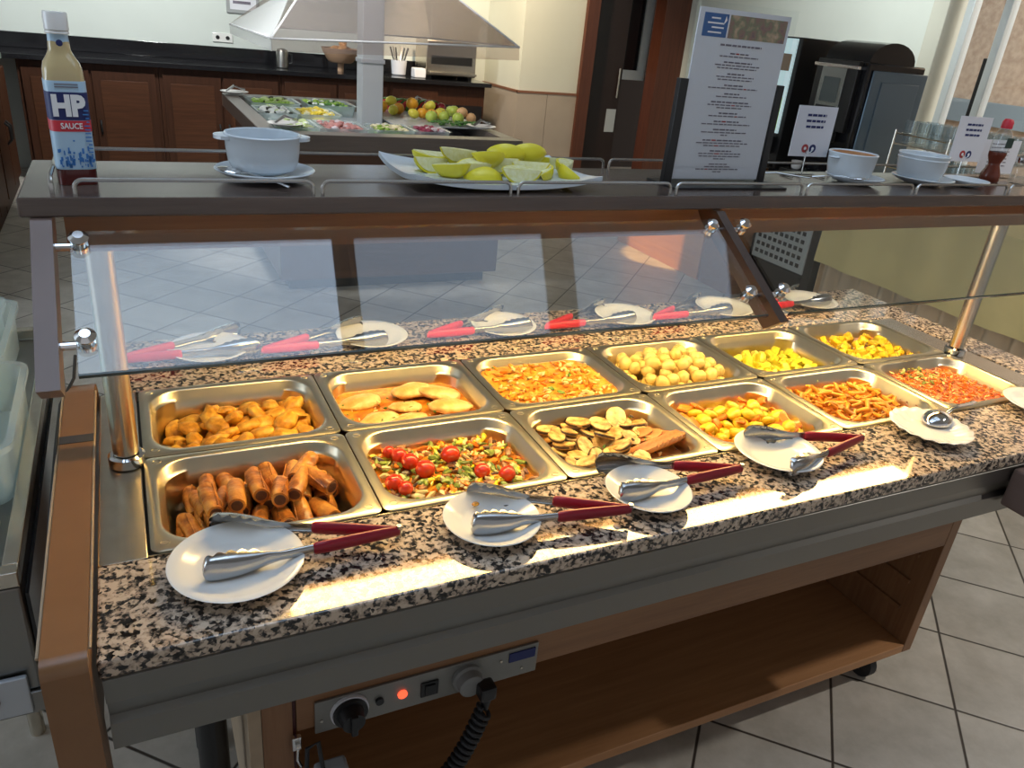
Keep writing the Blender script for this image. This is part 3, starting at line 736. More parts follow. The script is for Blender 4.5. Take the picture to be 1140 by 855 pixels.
# ------------------------------------------------------------------ plates
def platem(r, scallop=False, h=.016):
    prof = [(.50,.0),(.52,.002),(.62,.003),(.80,h*.55),(.985,h),(1.0,h+.0012),(.985,h+.0022),(.80,h*.55+.0035),(.64,.0058),(.56,.005),(.25,.0045),(.0001,.0045)]
    m = MB(); n = 72; rg = []
    for p, z in prof:
        ring = []
        for i in range(n):
            a = 2*PI*i/n; k = r*p*(1+(.018*abs(math.cos(9*a)) if scallop and p > .6 else 0))
            zz = z+(.0018*math.cos(18*a)*p if scallop and p > .6 else 0)
            ring.append((k*math.cos(a), k*math.sin(a), zz))
        rg.append(ring)
    m.loops(rg); return m
ZP = .9055
pl = {}
labs = {'f1':'white side plate under red handled tongs before the spring rolls','f2':'white side plate under red handled tongs before the tomato stew',
 'f3':'white side plate under red handled tongs before the aubergine slices','f4':'white side plate under red handled tongs beside the potato rounds'}
p0 = None
plates = [('f1',.108,-.074,.0895,None),('f2',.484,-.088,.077,None),('f3',.776,-.092,.075,None),('f4',1.106,-.052,.084,None)]
for kx, x, y, r, _ in plates:
    o = platem(r).build('side_plate', M['white'], ang=60); o.location = (x,y,ZP); tag(o, labs[kx], 'plate', 'white plates along the front granite')
    if kx == 'f2':
        cr = MB().ball((-.01,.043,.010),.006,2,(1,.7,.6),None,.4,3); cr = cr.build('food_crumb', F['creamo']); cr.location = (x,y,ZP+.004); tag(cr, 'yellow food crumb on the plate before the tomato stew', 'crumb')
o = platem(.083, True).build('scalloped_plate', M['white'], ang=60); o.location = (1.526,-.066,ZP); tag(o, 'white scalloped plate holding a serving spoon at the right', 'plate')
o = platem(.085).build('side_plate', M['white'], ang=60); o.location = (1.925,-.062,ZP); tag(o, 'empty white plate cut off by the right edge of the photo', 'plate')
bl = ['leftmost white plate on the far granite strip','white plate on the far granite behind the nuggets and chicken, mostly uncovered','third white plate from the left on the far granite, hidden under tongs','fourth white plate from the left on the far granite, behind the potatoes','white plate on the far granite just left of the middle bracket','white plate on the far granite right of the middle bracket']
bx = [.150,.515,.862,1.235,1.585,1.93]
for x, l in zip(bx, bl):
    o = platem(.085).build('side_plate', M['white'], ang=60); o.location = (x,.695,.9005); tag(o, l, 'plate', 'white plates along the far granite')

# ------------------------------------------------------------------ tongs
def tongs(name, label, loc, mean, op, L=.255, tilt=0., z=None, matg=None):
    t = thing(name, label, 'tongs', loc, mean, 'red handled serving tongs')
    if tilt: t.rotation_euler = (0, tilt, mean)
    for sgn in (1,-1):
        al = sgn*op/2; rot = Matrix.Rotation(al,4,'Z'); s = -sgn      # s points to the other arm
        # steel arm with a scalloped head
        m = MB(); rings = []; n = 13; us = [i/40 for i in range(28)]+[.70+.3*i/50 for i in range(51)]
        for u in us:
            x = .0 + u*L
            if u < .70:
                W = .0075; D = .0045
                if u > .62: k = (u-.62)/.08; W += .004*k
            else:
                k = (u-.70)/.30
                W = .0115+.0085*math.sin(min(1,k*1.15)*PI*.62); D = .0045+.010*math.sin(PI*min(1,k*.9+.05))**.8
                if k > .86: W *= math.sqrt(max(0.02,1-((k-.86)/.14)**2))
            sc = .0062*abs(math.sin((u-.72)/.28*PI*5)) if u > .72 else 0
            ring = []
            for i in range(n):
                v = -PI/2+PI*i/(n-1)
                e = sc if i in (0,n-1) else 0
                lat = -D*math.cos(v)+ (D*.2) + (e+.001 if i in (0,n-1) else 0)
                ring.append((x, s*lat, W*math.sin(v)))
            inner = [(p[0], p[1]+s*.0012*math.cos(-PI/2+PI*i/(n-1)), p[2]*.93) for i, p in enumerate(ring)]
            rings.append(ring+inner[::-1])
        m.loops(rings); m.xf(rot); m.build('arm', M['tongst'], t, ang=50)
        g = MB(); pth = [(x,0,0) for x in (-.006,.0,.02,.06,.10,.118,.122)]; rr = [.006,.0082,.0090,.0098,.0100,.0094,.007]
        g.tube(pth, rr, 14, 1.0)
        for v in g.bm.verts: v.co.y *= .68; v.co.z *= 1.05
        g.xf(rot); g.build('grip', matg or M['red'], t)
    h = MB(); h.cyl((-.004,0,-.010),(-.004,0,.010),.004,12); h.build('hinge_pin', M['tongst'], t)
    return t
tongs('serving_tongs','red handled tongs on the plate before the spring rolls',(.330,-.085,.9265),rad(170),rad(24),.268)
tongs('serving_tongs','red handled tongs on the plate before the tomato stew',(.700,-.142,.9265),rad(162),rad(21),.262)
tongs('serving_tongs','red handled tongs on the plate before the aubergine slices',(.972,-.094,.9265),rad(170),rad(24),.265)
tongs('serving_tongs','red handled tongs on the plate beside the yellow potato rounds',(1.306,-.072,.9265),rad(176),rad(33),.245)
bloom_grip = plain('red grip bloom copy', (.62,.03,.06), .35)  # brighter copy of the red grip, paints in the bloom through the glass
bt = [('leftmost red handled tongs behind the glass, washed out by reflections',-.03,.652),('red handled tongs on the far granite behind the nuggets and chicken',.255,.640),('red handled tongs on the far granite behind the creamy stew',.640,.650),
      ('red handled tongs on the far granite behind the potatoes',.955,.642),('red handled tongs on the far granite just left of the middle bracket',1.292,.643),('red handled tongs partly hidden behind the middle bracket',1.70,.655)]
for l, x, y in bt: tongs('serving_tongs', l, (x,y,.9215), rad(14), rad(25), .285, matg=bloom_grip)
# serving spoon on the scalloped plate
sp = thing('serving_spoon', 'steel serving spoon face down on the scalloped plate', 'spoon', (1.575,-.045,ZP+.010), rad(12))
m = MB(); rg = []
for t in [i/10 for i in range(11)]:
    a = t*PI/2; rg.append([(.036*math.cos(a)*math.cos(2*PI*i/28)*1.15, .030*math.cos(a)*math.sin(2*PI*i/28), .022*math.sin(a)) for i in range(28)] if t < 1 else [(.0004*math.cos(2*PI*i/28), .0004*math.sin(2*PI*i/28), .022) for i in range(28)])
m.loops(rg, True, False, True); m.build('bowl', M['chrome'], sp)
m = MB(); m.tube([(.034,0,.008),(.06,0,.016),(.10,.0,.014),(.165,.004,.002),(.20,.006,-.001)], [.004,.0045,.006,.007,.005], 10, .4); m.build('handle', M['tongst'], sp)

# ------------------------------------------------------------------ things on the gantry shelf
# sauce bottle
bo = thing('sauce_bottle', 'glass sauce bottle with white cap and blue label, left end of the shelf', 'bottle', (-.034,.232,ZS), rad(8)); bo.scale = (.89,.89,.955)
def sqr(w, r, z, n=5): return rrect(w, w*.82, r, z, n)
m = MB(); m.loops([sqr(.044,.010,.0),sqr(.050,.012,.003),sqr(.052,.012,.012),sqr(.052,.012,.140),sqr(.0515,.017,.151),sqr(.047,.018,.160),sqr(.036,.0145,.168),sqr(.029,.0115,.175),sqr(.025,.0100,.198),sqr(.025,.0100,.201)])
m.build('glass_body', plain('sauce filled glass', (.52,.40,.20), .08, coat=.5, var=.1, scale=15), bo)
MB().loops([sqr(.0525,.0122,.0005),sqr(.0527,.0122,.022)]).build('sauce_bottom', plain('dark red sauce', (.09,.012,.01), .1), bo)
MB().loops([sqr(.0285,.0115,.171),sqr(.0262,.0105,.197)]).build('neck_label', M['lblue'], bo)
MB().ball((0,-.0112,.184),.0045,2,(1,.2,1)).build('neck_emblem', M['navy'], bo)
lb = MB().loops([sqr(.0535,.0125,.022),sqr(.0538,.0125,.023),sqr(.0538,.0125,.137),sqr(.0535,.0125,.138)]).build('label', M['lblue'], bo)
MB().loops([sqr(.0544,.0125,.088),sqr(.0544,.0125,.124)]).build('navy_panel', M['navy'], lb)
MB().loops([sqr(.0548,.0125,.073),sqr(.0548,.0125,.0875)]).build('red_banner', M['labr'], lb)
yf = -.0538*.82/2-.0006
text('HP', .036, M['labw'], lb, facing((-.001,yf-.0005,.1055)), off=.0020, sx=.95)
text('SAUCE', .0105, M['labw'], lb, facing((0,yf-.0008,.0802)), off=.0002, sx=.9)
m = MB()
rr = random.Random(3)
for i in range(60):
    x = rr.uniform(-.023,.023); z = .024+abs(rr.gauss(0,.011)); w_ = rr.uniform(.001,.003); h_ = rr.uniform(.002,.008)
    m.box((x,yf-.0004,z),(x+w_,yf+.0004,min(z+h_,.062)))
for i in range(12): m.box((.016+rr.uniform(0,.004),yf-.0004,.045+i*.005),(.024,yf+.0004,.0465+i*.005))
m.build('label_print', M['mblue'], lb)
for z in (.130,.1335): MB().box((-.015,yf-.0003,z),(.015,yf+.0004,z+.0012)).build('label_line', M['ink'], lb)
m = MB(); m.lathe([(.0150,0),(.0158,.001),(.0158,.020),(.0150,.0225),(.001,.0232)],24,(0,0,.199)); m.lathe([(.0152,-.004),(.0156,-.003),(.0150,-.0005)],24,(0,0,.199))
m.build('cap', M['white'], bo)
# soup bowl with lugs
bw = thing('soup_bowl', 'white lugged soup bowl on the saucer beside the sauce bottle', 'bowl', (.216,.262,ZS+.0115))
m = MB(); m.lathe([(.034,0),(.036,.001),(.046,.006),(.051,.016),(.0535,.034),(.0545,.052),(.056,.055),(.0545,.057),(.0515,.056),(.050,.04),(.047,.016),(.038,.008),(.001,.007)],48)
m.build('body', M['bluew'], bw)
for s in (-1,1):
    m = MB(); rg = []
    for i in range(9):
        t = -1+2*i/8; a = t*.42; r0 = .053; ex = .016*math.sqrt(max(0,1-t*t))+.001
        dx, dy = math.cos(a), math.sin(a)
        rg.append([(s*dx*r0, dy*r0, .0545),(s*dx*r0, dy*r0, .0475),(s*dx*(r0+ex), dy*(r0+ex), .0485),(s*dx*(r0+ex), dy*(r0+ex), .0535)])
    m.loops(rg); m.build('handle', M['bluew'], bw)
def saucer(r=.075): 
    return MB().lathe([(.45*r,0),(.48*r,.001),(.60*r,.002),(.85*r,.008),(1.0*r,.014),(1.01*r,.0155),(.99*r,.0165),(.84*r,.0108),(.62*r,.006),(.2*r,.005),(.001,.005)],48)
o = saucer(.073).build('saucer', M['bluew']); o.location = (.218,.262,ZS+.0008); tag(o, 'white saucer under the lugged soup bowl', 'saucer')
def teaspoon(label, loc, rz, tilt=0):
    t = thing('teaspoon', label, 'spoon', loc, rz); t.rotation_euler = (0,tilt,rz)
    MB().ball((0,0,0),.014,2,(1.35,.9,.25)).build('bowl', M['chrome'], t)
    MB().tube([(.016,0,.001),(.03,0,.004),(.07,0,.003),(.095,0,.001)],[.0018,.0018,.0024,.0034],8,.5).build('handle', M['chrome'], t)
    return t
teaspoon('teaspoon lying on the saucer of the lugged soup bowl', (.163,.232,ZS+.019), rad(-38), rad(8))
# lemon platter
pt = thing('lemon_platter', 'white rectangular platter with upturned corners full of lemon wedges', 'platter', (.592,.262,ZS+.001))
m = MB(); W_, H_ = .335, .20; nx, ny = 28, 16
def pz(u, v): return .004+.018*(abs(u)**2.6*.55+abs(v)**3*.22)+.006*(abs(u)*abs(v))**2.2
def grid(zo, fl):
    return [[(u*W_/2*(1-.04*(1-abs(v))*0-.03*v*v*0), v*H_/2*(1-.10*(1-u*u)*0), pz(u,v)+zo) for u in [-1+2*i/nx for i in range(nx+1)]] for v in [-1+2*j/ny for j in range(ny+1)]]
top = grid(.0045,0); bot = grid(-.0035,0)
ring = []
bmv = {}
def addgrid(g, key):
    for j,row in enumerate(g):
        for i,p in enumerate(row): bmv[(key,i,j)] = m.bm.verts.new(p)
addgrid(top,'t'); addgrid(bot,'b')
for j in range(ny):
    for i in range(nx):
        for key in 'tb': m.bm.faces.new([bmv[(key,i,j)],bmv[(key,i+1,j)],bmv[(key,i+1,j+1)],bmv[(key,i,j+1)]])
for i in range(nx):
    for j in (0,ny): m.bm.faces.new([bmv[('t',i,j)],bmv[('t',i+1,j)],bmv[('b',i+1,j)],bmv[('b',i,j)]])
for j in range(ny):
    for i in (0,nx): m.bm.faces.new([bmv[('t',i,j)],bmv[('t',i,j+1)],bmv[('b',i,j+1)],bmv[('b',i,j)]])
m.build('platter_body', M['bluew'], pt, ang=60)
F['peel'] = plain('lemon peel', (.80,.70,.04), .35, bmp=.15, bscale=500)
F['pulp'] = multi('lemon pulp', [(.3,(.80,.76,.30)),(.7,(.90,.88,.55))], 120, .25, 3, .3)
F['pith'] = plain('lemon pith', (.82,.84,.66), .5)
def wedgem(seed, ang=rad(95)):
    def f():
        L, r_ = .036, .024; m = MB(); rg = []
        n = 9
        for k in range(13):
            t = -1+2*k/12; w_ = r_*max(.0,1-abs(t)**1.9)**.75+.0012; x = t*L
            rg.append([(x, -w_*math.sin(-ang/2+ang*i/(n-1)), -w_*math.cos(-ang/2+ang*i/(n-1))) for i in range(n)]+[(x,0,-.0005)])
        m.loops(rg); m.xf(Matrix.Translation((0,0,r_*.92)))
        o = m.build('lemon_wedge', F['peel'], ang=50)
        m = MB()
        for sg in (-1,1):
            a = sg*ang/2; rg1 = []
            for k in range(11):
                t = -1+2*k/10; w_ = (r_*max(.0,1-abs(t)**1.9)**.75)*.88+.0004; x = t*L*.93
                nrm = Vector((0, sg*math.cos(ang/2)*-1, math.sin(ang/2)))*.0006
                p0 = Vector((x,0,r_*.92)); p1 = Vector((x, -w_*math.sin(a), -w_*math.cos(a)+r_*.92))
                rg1.append([p0+nrm*2, p1+nrm*1.5, p1-nrm, p0-nrm])
            m.loops(rg1)
        m.build('pulp', F['pulp'], o, ang=30)
        return o
    return f
K = Kind('lemon_wedge', [wedgem(0, rad(80)), wedgem(1, rad(105))], 'lemon wedge on the white platter', 'lemon wedge', 'lemon wedges on the platter')
base = Vector((.592,.262,ZS+.001))
for x, y, z, rx, rz in ((-.125,.01,.012,.5,.3),(-.09,-.045,.012,.9,.1),(-.10,.055,.012,-.4,.2),(-.05,-.015,.014,.9,.15),(-.035,-.065,.011,-1.9,-.1),(-.03,.04,.013,.4,.3),(.01,.0,.016,.6,-.1),(.03,-.055,.011,.8,-.15),
        (.04,.045,.013,.3,.5),(.07,-.02,.014,.5,-.4),(.07,.05,.012,.9,-.3),(.11,.035,.013,.7,-.25),(.105,-.04,.012,-1.2,1.2),(.125,-.045,.013,1.3,1.5),(.14,-.01,.015,.9,.9),(.14,.05,.014,.7,-.2),
        (-.07,.015,.032,.8,.0),(-.01,-.03,.034,1.0,.2),(.035,.01,.036,.7,-.35),(.085,.015,.036,.9,-.2)):
    K.place(base+Vector((x*.92+.004,y*.92,z+.004)), (rx if R.random() < .72 else -R.uniform(.5,1.5),R.uniform(-.1,.1),rz), R.uniform(.95,1.05))
# menu holder
mh = thing('menu_holder', 'tall menu card in a clear stand with black side edges on the shelf', 'menu', (1.062,.235,ZS))
MB().box((-.118,-.004,.004),(.118,-.0025,.318)).build('front_sheet', M['acrylic'], mh, smooth=False)
cd = MB().box((-.105,-.002,.012),(.105,.001,.308)).build('menu_card', M['paper'], mh, smooth=False)
MB().box((-.125,-.006,.0041),(-.106,.006,.190),.001).build('side_edge', M['black'], mh); MB().box((.107,-.006,.0041),(.122,.006,.190),.001).build('side_edge', M['black'], mh)
MB().box((-.125,-.045,.0),(.15,.05,.004),.001).build('base', M['black'], mh)
MB().box((-.106,-.0046,.004),(.106,-.0026,.014)).build('bottom_channel', M['acrylic'], mh)
yy = -.0024
MB().box((-.094,yy,.262),(-.040,yy+.0004,.300)).build('blue_panel', M['blue'], cd, smooth=False)
MB().box((-.036,yy,.262),(.098,yy+.0004,.300)).build('food_picture', multi('blurred food picture', [(.25,(.05,.05,.12)),(.42,(.30,.16,.12)),(.52,(.22,.22,.12)),(.62,(.55,.36,.22)),(.75,(.62,.55,.50))], 38, .5, 3, 0), cd, smooth=False)
m = MB(); rr = random.Random(11)
for z, a, b in ((.291,-.078,-.058),(.283,-.085,-.050),(.276,-.075,-.048),(.268,-.082,-.052)): 
    m.box((a,yy-.0003,z),(b,yy,z+.0025))
m.prism([(-.050,.282),(-.046,.297),(-.043,.290)], 'y', yy-.0003, yy)
m.build('panel_print', M['labw'], cd, smooth=False)
m = MB()
def words(m, z, hw, h=.0022, y=yy, x0=0):
    x = -hw
    while x < hw:
        L = rr.uniform(.006,.014); m.mi = 1 if rr.random() < .04 else 0
        m.box((x0+x,y-.0002,z),(x0+min(x+L,hw),y+.0002,z+h)); x += L+.0022
z = .249
words(m, z, .048, .0032); z -= .013
for wds in ((.022,.045),(.033,.052,.046,),(.020,.044,.040),(.022,.058),(.018,.036),(.045,.052,.030),(.022,.045),(.030,.058),(.028,.055,.008),(.048,.062,.044),(.026,.052,.05,.014)):
    for i, w_ in enumerate(wds): words(m, z, w_, .0024 if i == 0 else .0019); z -= .0048
    z -= .0052
for w_ in (.022,.032,.052,.010): words(m, min(z,.040), w_, .0019); z = min(z,.040)-.0048
m.build('menu_print', [M['ink'],M['inkr']], cd, smooth=False)
# small signs
def sign(label, loc, rz, seed):
    t = thing('table_sign', label, 'sign', loc, rz, 'small white signs on wire stands')
    c = MB().box((-.054,-.0008,.045),(.054,.0008,.150)).build('card', M['paper'], t, smooth=False)
    rr.seed(seed); m = MB()
    for z, hw in ((.129,.026),(.117,.026),(.105,.024)): words(m, z, hw, .0048, -.0012)
    for f in m.bm.faces: f.material_index = 0
    m.build('card_print', [M['navy']], c, smooth=False)
    MB().cyl((-.013,-.0009,.062),(-.013,-.0016,.062),.009,20).build('round_symbol', M['inkr'], c)
    MB().cyl((.008,-.0009,.062),(.008,-.0016,.062),.009,20).build('round_symbol', M['navy'], c)
    m = MB()
    for x in (-.013,.008): m.cyl((x,-.0016,.062),(x,-.0019,.062),.0035,12)
    m.build('symbol_center', M['labw'], c)
    w = MB(); w.tube([(-.002,.002,.006),(-.002,.003,.045),(-.012,-.003,.060)],.0016,6); w.tube([(-.002,.003,.045),(.009,-.003,.060)],.0016,6)
    w.tube([(-.045,-.02,.0025),(-.045,.02,.0025),(.045,.02,.0025),(.045,-.02,.0025)],.0018,6); w.tube([(-.002,.002,.006),(-.002,.02,.0025)],.0018,6)
    w.build('wire_stand', M['wire'], t); return t
sign('small white sign on a wire stand, left of the two, before the coffee machine', (1.385,.325,ZS), rad(-3), 5)
sign('small white sign on a wire stand, right of the two, before the window', (1.890,.31,ZS), rad(-4), 6)
# cup with cream-brown rim inside
def bowlm(r=.047, h=.052):
    return MB().lathe([(.55*r,0),(.60*r,.001),(.80*r,.006),(.90*r,.014),(.96*r,.030),(1.0*r,h-.003),(1.03*r,h),(1.0*r,h+.002),(.95*r,h),(.90*r,.030),(.8*r,.012),(.3*r,.007),(.001,.007)],44)
t = thing('soup_cup', 'white cup with a brown inner rim on a saucer before the coffee machine', 'cup', (1.460,.268,ZS+.0075))
bowlm(.051,.056).build('body', M['bluew'], t)
MB().lathe([(.0488,.051),(.0492,.0555),(.0475,.055),(.0465,.047)],40,cap=False).build('inner_rim', plain('orange brown glaze', (.55,.25,.10), .3), t)
for s in (-1,1): MB().ball((s*.055,0,.047),.010,2,(1.2,1.2,.35)).build('handle', M['bluew'], t)
o = saucer(.062).build('saucer', M['bluew']); o.location = (1.475,.262,ZS+.0008); tag(o, 'white saucer under the brown rimmed cup', 'saucer')
teaspoon('teaspoon on the saucer of the brown rimmed cup', (1.437,.222,ZS+.018), rad(150), rad(4))
t = None
for q, (r, z, l) in enumerate(((.054,.0075,'lower of the two white bowls stacked right of the brown rimmed cup'),(.0545,.0165,'upper of the two white bowls stacked right of the brown rimmed cup'))):
    o = bowlm(r, .050).build('soup_bowl', M['bluew']); o.location = (1.680,.262,ZS+z); tag(o, l, 'bowl', 'stacked white bowls')
o = saucer(.068).build('saucer', M['bluew']); o.location = (1.692,.258,ZS+.0008); tag(o, 'white saucer under the two stacked bowls', 'saucer')
o = saucer(.050).build('saucer', M['bluew']); o.location = (1.815,.235,ZS+.0008); tag(o, 'empty white saucer between the stacked bowls and the right sign', 'saucer')
# sauce bottle at right
t = thing('condiment_bottle', 'brown sauce bottle with red cap at the right end of the shelf', 'bottle', (1.995,.300,ZS))
m = MB(); m.lathe([(.021,0),(.023,.003),(.023,.018),(.014,.040),(.0135,.045),(.020,.062),(.0205,.072)],28); m.build('sauce_filled_base', plain('brown sauce', (.14,.03,.015), .12), t)
m = MB(); m.lathe([(.0205,.072),(.021,.080),(.021,.112),(.015,.122),(.011,.126),(.011,.130)],28); m.build('upper_body', M['drink'], t)
MB().box((-.013,-.0225,.084),(.013,-.0205,.108),.001).build('dark_label', plain('dark green label', (.01,.035,.03), .4), t)
m = MB(); m.lathe([(.0125,.128),(.013,.130),(.013,.143),(.009,.150),(.001,.151)],24); m.build('red_cap', M['labr'], t)
t = thing('salt_shaker', 'small clear glass shaker with steel lid beside the brown sauce bottle', 'shaker', (2.06,.27,ZS))
MB().lathe([(.016,0),(.018,.002),(.018,.045),(.015,.052)],20).build('glass_jar', M['drink'], t); MB().lathe([(.0165,.0515),(.017,.053),(.017,.064),(.008,.070),(.001,.071)],20).build('lid', M['chrome'], t)
t = thing('info_card', 'white printed card on a stand cut off at the right edge', 'sign', (2.055,.345,ZS), rad(-5))
c = MB().box((-.05,-.001,.012),(.08,.001,.095)).build('card', M['paper'], t, smooth=False); rr.seed(8); m = MB()
for k in range(7): words(m, .084-k*.009, .034, .0025, -.0014, .012)
m.build('card_print', [M['ink'],M['inkr']], c, smooth=False)
MB().box((-.05,-.015,0),(.08,.015,.012),.002).build('base', M['acrylic'], t)
# small folded cutlery piece on shelf near menu
t = thing('serving_fork', 'steel serving utensil lying on the shelf right of the menu', 'utensil', (1.28,.30,ZS+.006), rad(-20))
MB().tube([(-.08,0,.0),(0,0,.008),(.08,0,.002)],[.006,.004,.003],8,.5).build('handle', M['wire'], t)
MB().tube([(-.08,.008,.0),(-.11,.016,.0),(-.14,.012,.003)],.0028,8,.5).tube([(-.08,-.008,.0),(-.11,-.014,.0),(-.14,-.012,.003)],.0028,8,.5).build('tines', M['wire'], t)

# ------------------------------------------------------------------ steel cart with plastic containers at the left
ct = thing('service_cart', 'steel heated cart with a grey control strip, left of the counter', 'cart', (-.5,.45,0))
MB().box((-.80,.008,.70),(-.158,.92,.880),.004).build('cart_body', M['skirt'], ct, True)
MB().box((-.80,.002,.660),(-.150,.93,.699),.003).build('lower_frame', M['skirt'], ct, True)
MB().box((-.80,-.004,.668),(-.172,.004,.735),.002).build('control_strip', M['lgrey'], ct, True)
MB().cyl((-.216,-.004,.700),(-.216,-.012,.700),.008,16).build('red_button', plain('dark red button', (.25,.01,.02), .3), ct, True)
MB().box((-.80,.008,.881),(-.158,.03,.905),.002).box((-.80,.90,.881),(-.158,.92,.905),.002).box((-.178,.03,.881),(-.158,.90,.905),.002).build('top_rim', M['steel'], ct, True)
MB().box((-.157,.02,.70),(-.152,.9,.86)).build('black_side', M['blackg'], ct, True)
for x, y in ((-.72,.30),(-.30,.62),(-.72,.84),(-.30,.84)): MB().cyl((x,y,0),(x,y,.66),.016,14).build('leg', M['steel'], ct, True)
def tub(w, h, d, t=.003):
    m = MB(); m.loops([rrect(w-.02,h-.02,.02,0),rrect(w-.012,h-.012,.025,.004),rrect(w-.004,h-.004,.03,d-.010),rrect(w+.012,h+.012,.035,d-.010),rrect(w+.012,h+.012,.035,d),rrect(w-.010,h-.010,.026,d),rrect(w-.020,h-.020,.02,.008)],True,True,True); return m
for lx, loc, w, h, d, z in (('tall clear plastic container at the back of the steel cart',(-.335,.70),.24,.33,.105,.884),('clear plastic container nested on the tall one on the steel cart',(-.345,.71),.22,.30,.085,.915),
        ('shallow clear plastic tray at the front of the steel cart',(-.31,.37),.27,.33,.10,.884),('small clear plastic box inside the shallow tray on the cart',(-.34,.36),.17,.26,.075,.895),
        ):
    o = tub(w,h,d).build('plastic_container', M['plast'], ang=40); o.location = (*loc, z); tag(o, lx, 'container', 'clear plastic containers on the cart')
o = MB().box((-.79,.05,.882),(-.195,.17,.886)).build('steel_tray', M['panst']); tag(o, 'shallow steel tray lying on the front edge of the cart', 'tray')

# ------------------------------------------------------------------ drinks table at the right
tb = thing('drinks_table', 'long side table under an olive tablecloth with pleated skirt', 'table', (4.3,1.4,0))
MB().box((3.94,.42,.86),(4.68,2.47,.885)).build('table_top', M['cab'], tb, True)
for x in (4.0,4.6):
    for y in (.5,2.4): MB().cyl((x,y,0),(x,y,.86),.02).build('leg', M['steel'], tb, True)
cl = MB()
def wavy(x0, y0, y1, z0, z1, amp, per, n, out=.0, th=.004):
    rings = []
    for i in range(n+1):
        y = y0+(y1-y0)*i/n
        w1 = amp*math.sin(2*PI*y/per)+amp*.4*math.sin(2*PI*y/per*1.7+1)
        rings.append([(x0, y, z1),(x0-out-w1, y, z0),(x0-out-w1+th, y, z0),(x0+th, y, z1)])
    return rings
cl.loops(wavy(3.925,.40,2.49,.43,.892,.010,.42,120,.02))
cl.box((3.925,.40,.886),(4.70,2.49,.893)); cl.box((3.925,2.486,.45),(4.70,2.492,.89))
o = cl.build('tablecloth', M['cloth']); tag(o, 'olive cream tablecloth draped over the side table', 'tablecloth')
k = MB(); k.loops(wavy(3.985,.42,2.47,.01,.80,.036,.14,300,.012)); k.box((3.95,2.465,.01),(4.66,2.47,.80)); k.build('table_skirt', M['skirtc'], tb, True)
# glass rack
rk = thing('glass_rack', 'two tier steel rack on the side table before the window', 'rack', (4.25,1.95,.894))
m = MB()
for z in (.10,.29):
    m.box((-.16,-.36,z),(.16,.36,z+.008)); m.tube([(-.16,-.36,z+.06),(-.16,.36,z+.06),(.16,.36,z+.06),(.16,-.36,z+.06),(-.16,-.36,z+.06)],.004,6)
for x in (-.16,.16):
    for y in (-.36,0,.36): m.cyl((x,y,0),(x,y,.37),.006,8)
m.build('frame', M['steel'], rk)
def glassm():
    m = MB(); m.lathe([(.025,0),(.028,.002),(.033,.10),(.0345,.125),(.033,.125),(.0265,.012),(.001,.010)],16); return m.build('drinking_glass', M['drink'])
K = Kind('drinking_glass', [glassm], 'clear drinking glass on the two tier rack', 'glass', 'glasses on the rack')
for z in (.109,.299):
    for x in (-.10,-.01,.08):
        for q in range(8): K.place(Vector((4.25+x,1.95-.315+.09*q,.894+z)))
for q in range(6): K.place(Vector((4.12,1.30-.09*q,.894)))
# cooler
co = thing('undercounter_cooler', 'black undercounter cooler with grey vent grille beside the side table', 'cooler', (4.2,2.8,0))
MB().box((3.92,2.50,.02),(4.55,3.08,.90),.006).build('cabinet_body', M['black'], co, True)
g = MB(); g.box((3.905,2.56,.31),(3.918,3.04,.88),.003)
gg = MB()
for i in range(9):
    for j in range(10):
        y = 2.60+i*.048; z = .345+j*.052
        gg.box((3.9035,y,z),(3.9052,y+.030,z+.026))
gg.build('grille_slots', M['black'], co, True, smooth=False)
g.build('vent_grille', plain('slate grey grille', (.42,.45,.44), .5), co, True)
MB().box((3.908,2.56,.06),(3.918,3.04,.30),.003).build('cooler_door', M['blackg'], co, True)
# coffee machine
cm = thing('coffee_machine', 'black coffee machine with blue grey side panel on the right', 'coffee machine', (4.15,2.70,.901))
mb = MB(); mb.box((-.20,-.20,.0),(.28,.20,.70),.01); mb.build('body', M['blackg'], cm)
MB().box((-.16,-.214,.02),(.30,-.202,.66),.006).build('side_panel', plain('blue grey side panel', (.13,.19,.25), .3, .4), cm)
MB().box((-.08,-.219,.08),(.24,-.214,.60),.004).build('inset_panel', plain('blue grey inset', (.15,.21,.27), .3, .4), cm)
m = MB(); rg = []
for i in range(13):
    a = PI*i/12; rg.append((.02-.19*math.cos(a)*1., .70+.115*math.sin(a)))
m.prism([(-.17,.70)]+rg+[(.21,.70)], 'y', -.17, .17); m.build('bean_hopper', M['blackg'], cm)
MB().box((-.235,-.16,.30),(-.20,.16,.70),.006).build('front_head', M['black'], cm)
f = MB().box((-.242,-.085,.30),(-.236,.105,.66),.002).build('control_face', plain('dark chrome bezel', (.30,.31,.30), .25, .8), cm)
MB().box((-.245,-.055,.46),(-.242,.075,.60),.001).build('display', plain('grey display', (.10,.12,.12), .2), f)
MB().box((-.245,-.07,.32),(-.242,.09,.44),.001).build('lower_panel', M['black'], f)
words_m = MB(); words_m.box((-.246,-.02,.355),(-.245,.045,.372)); words_m.build('maker_mark', M['labw'], f)
MB().box((-.250,-.17,.655),(-.20,.17,.675),.003).build('chrome_strip', M['chrome'], cm)
MB().box((-.27,-.12,.24),(-.23,.12,.30),.008).build('spout_block', M['black'], cm)
MB().box((-.33,-.18,.0),(-.20,.18,.04),.004).build('drip_tray', M['black'], cm)
o = thing('coffee_cup', 'white cup standing under the spout of the coffee machine', 'cup', (3.88,2.80,.9415)); bowlm(.035,.05).build('body', M['white'], o)
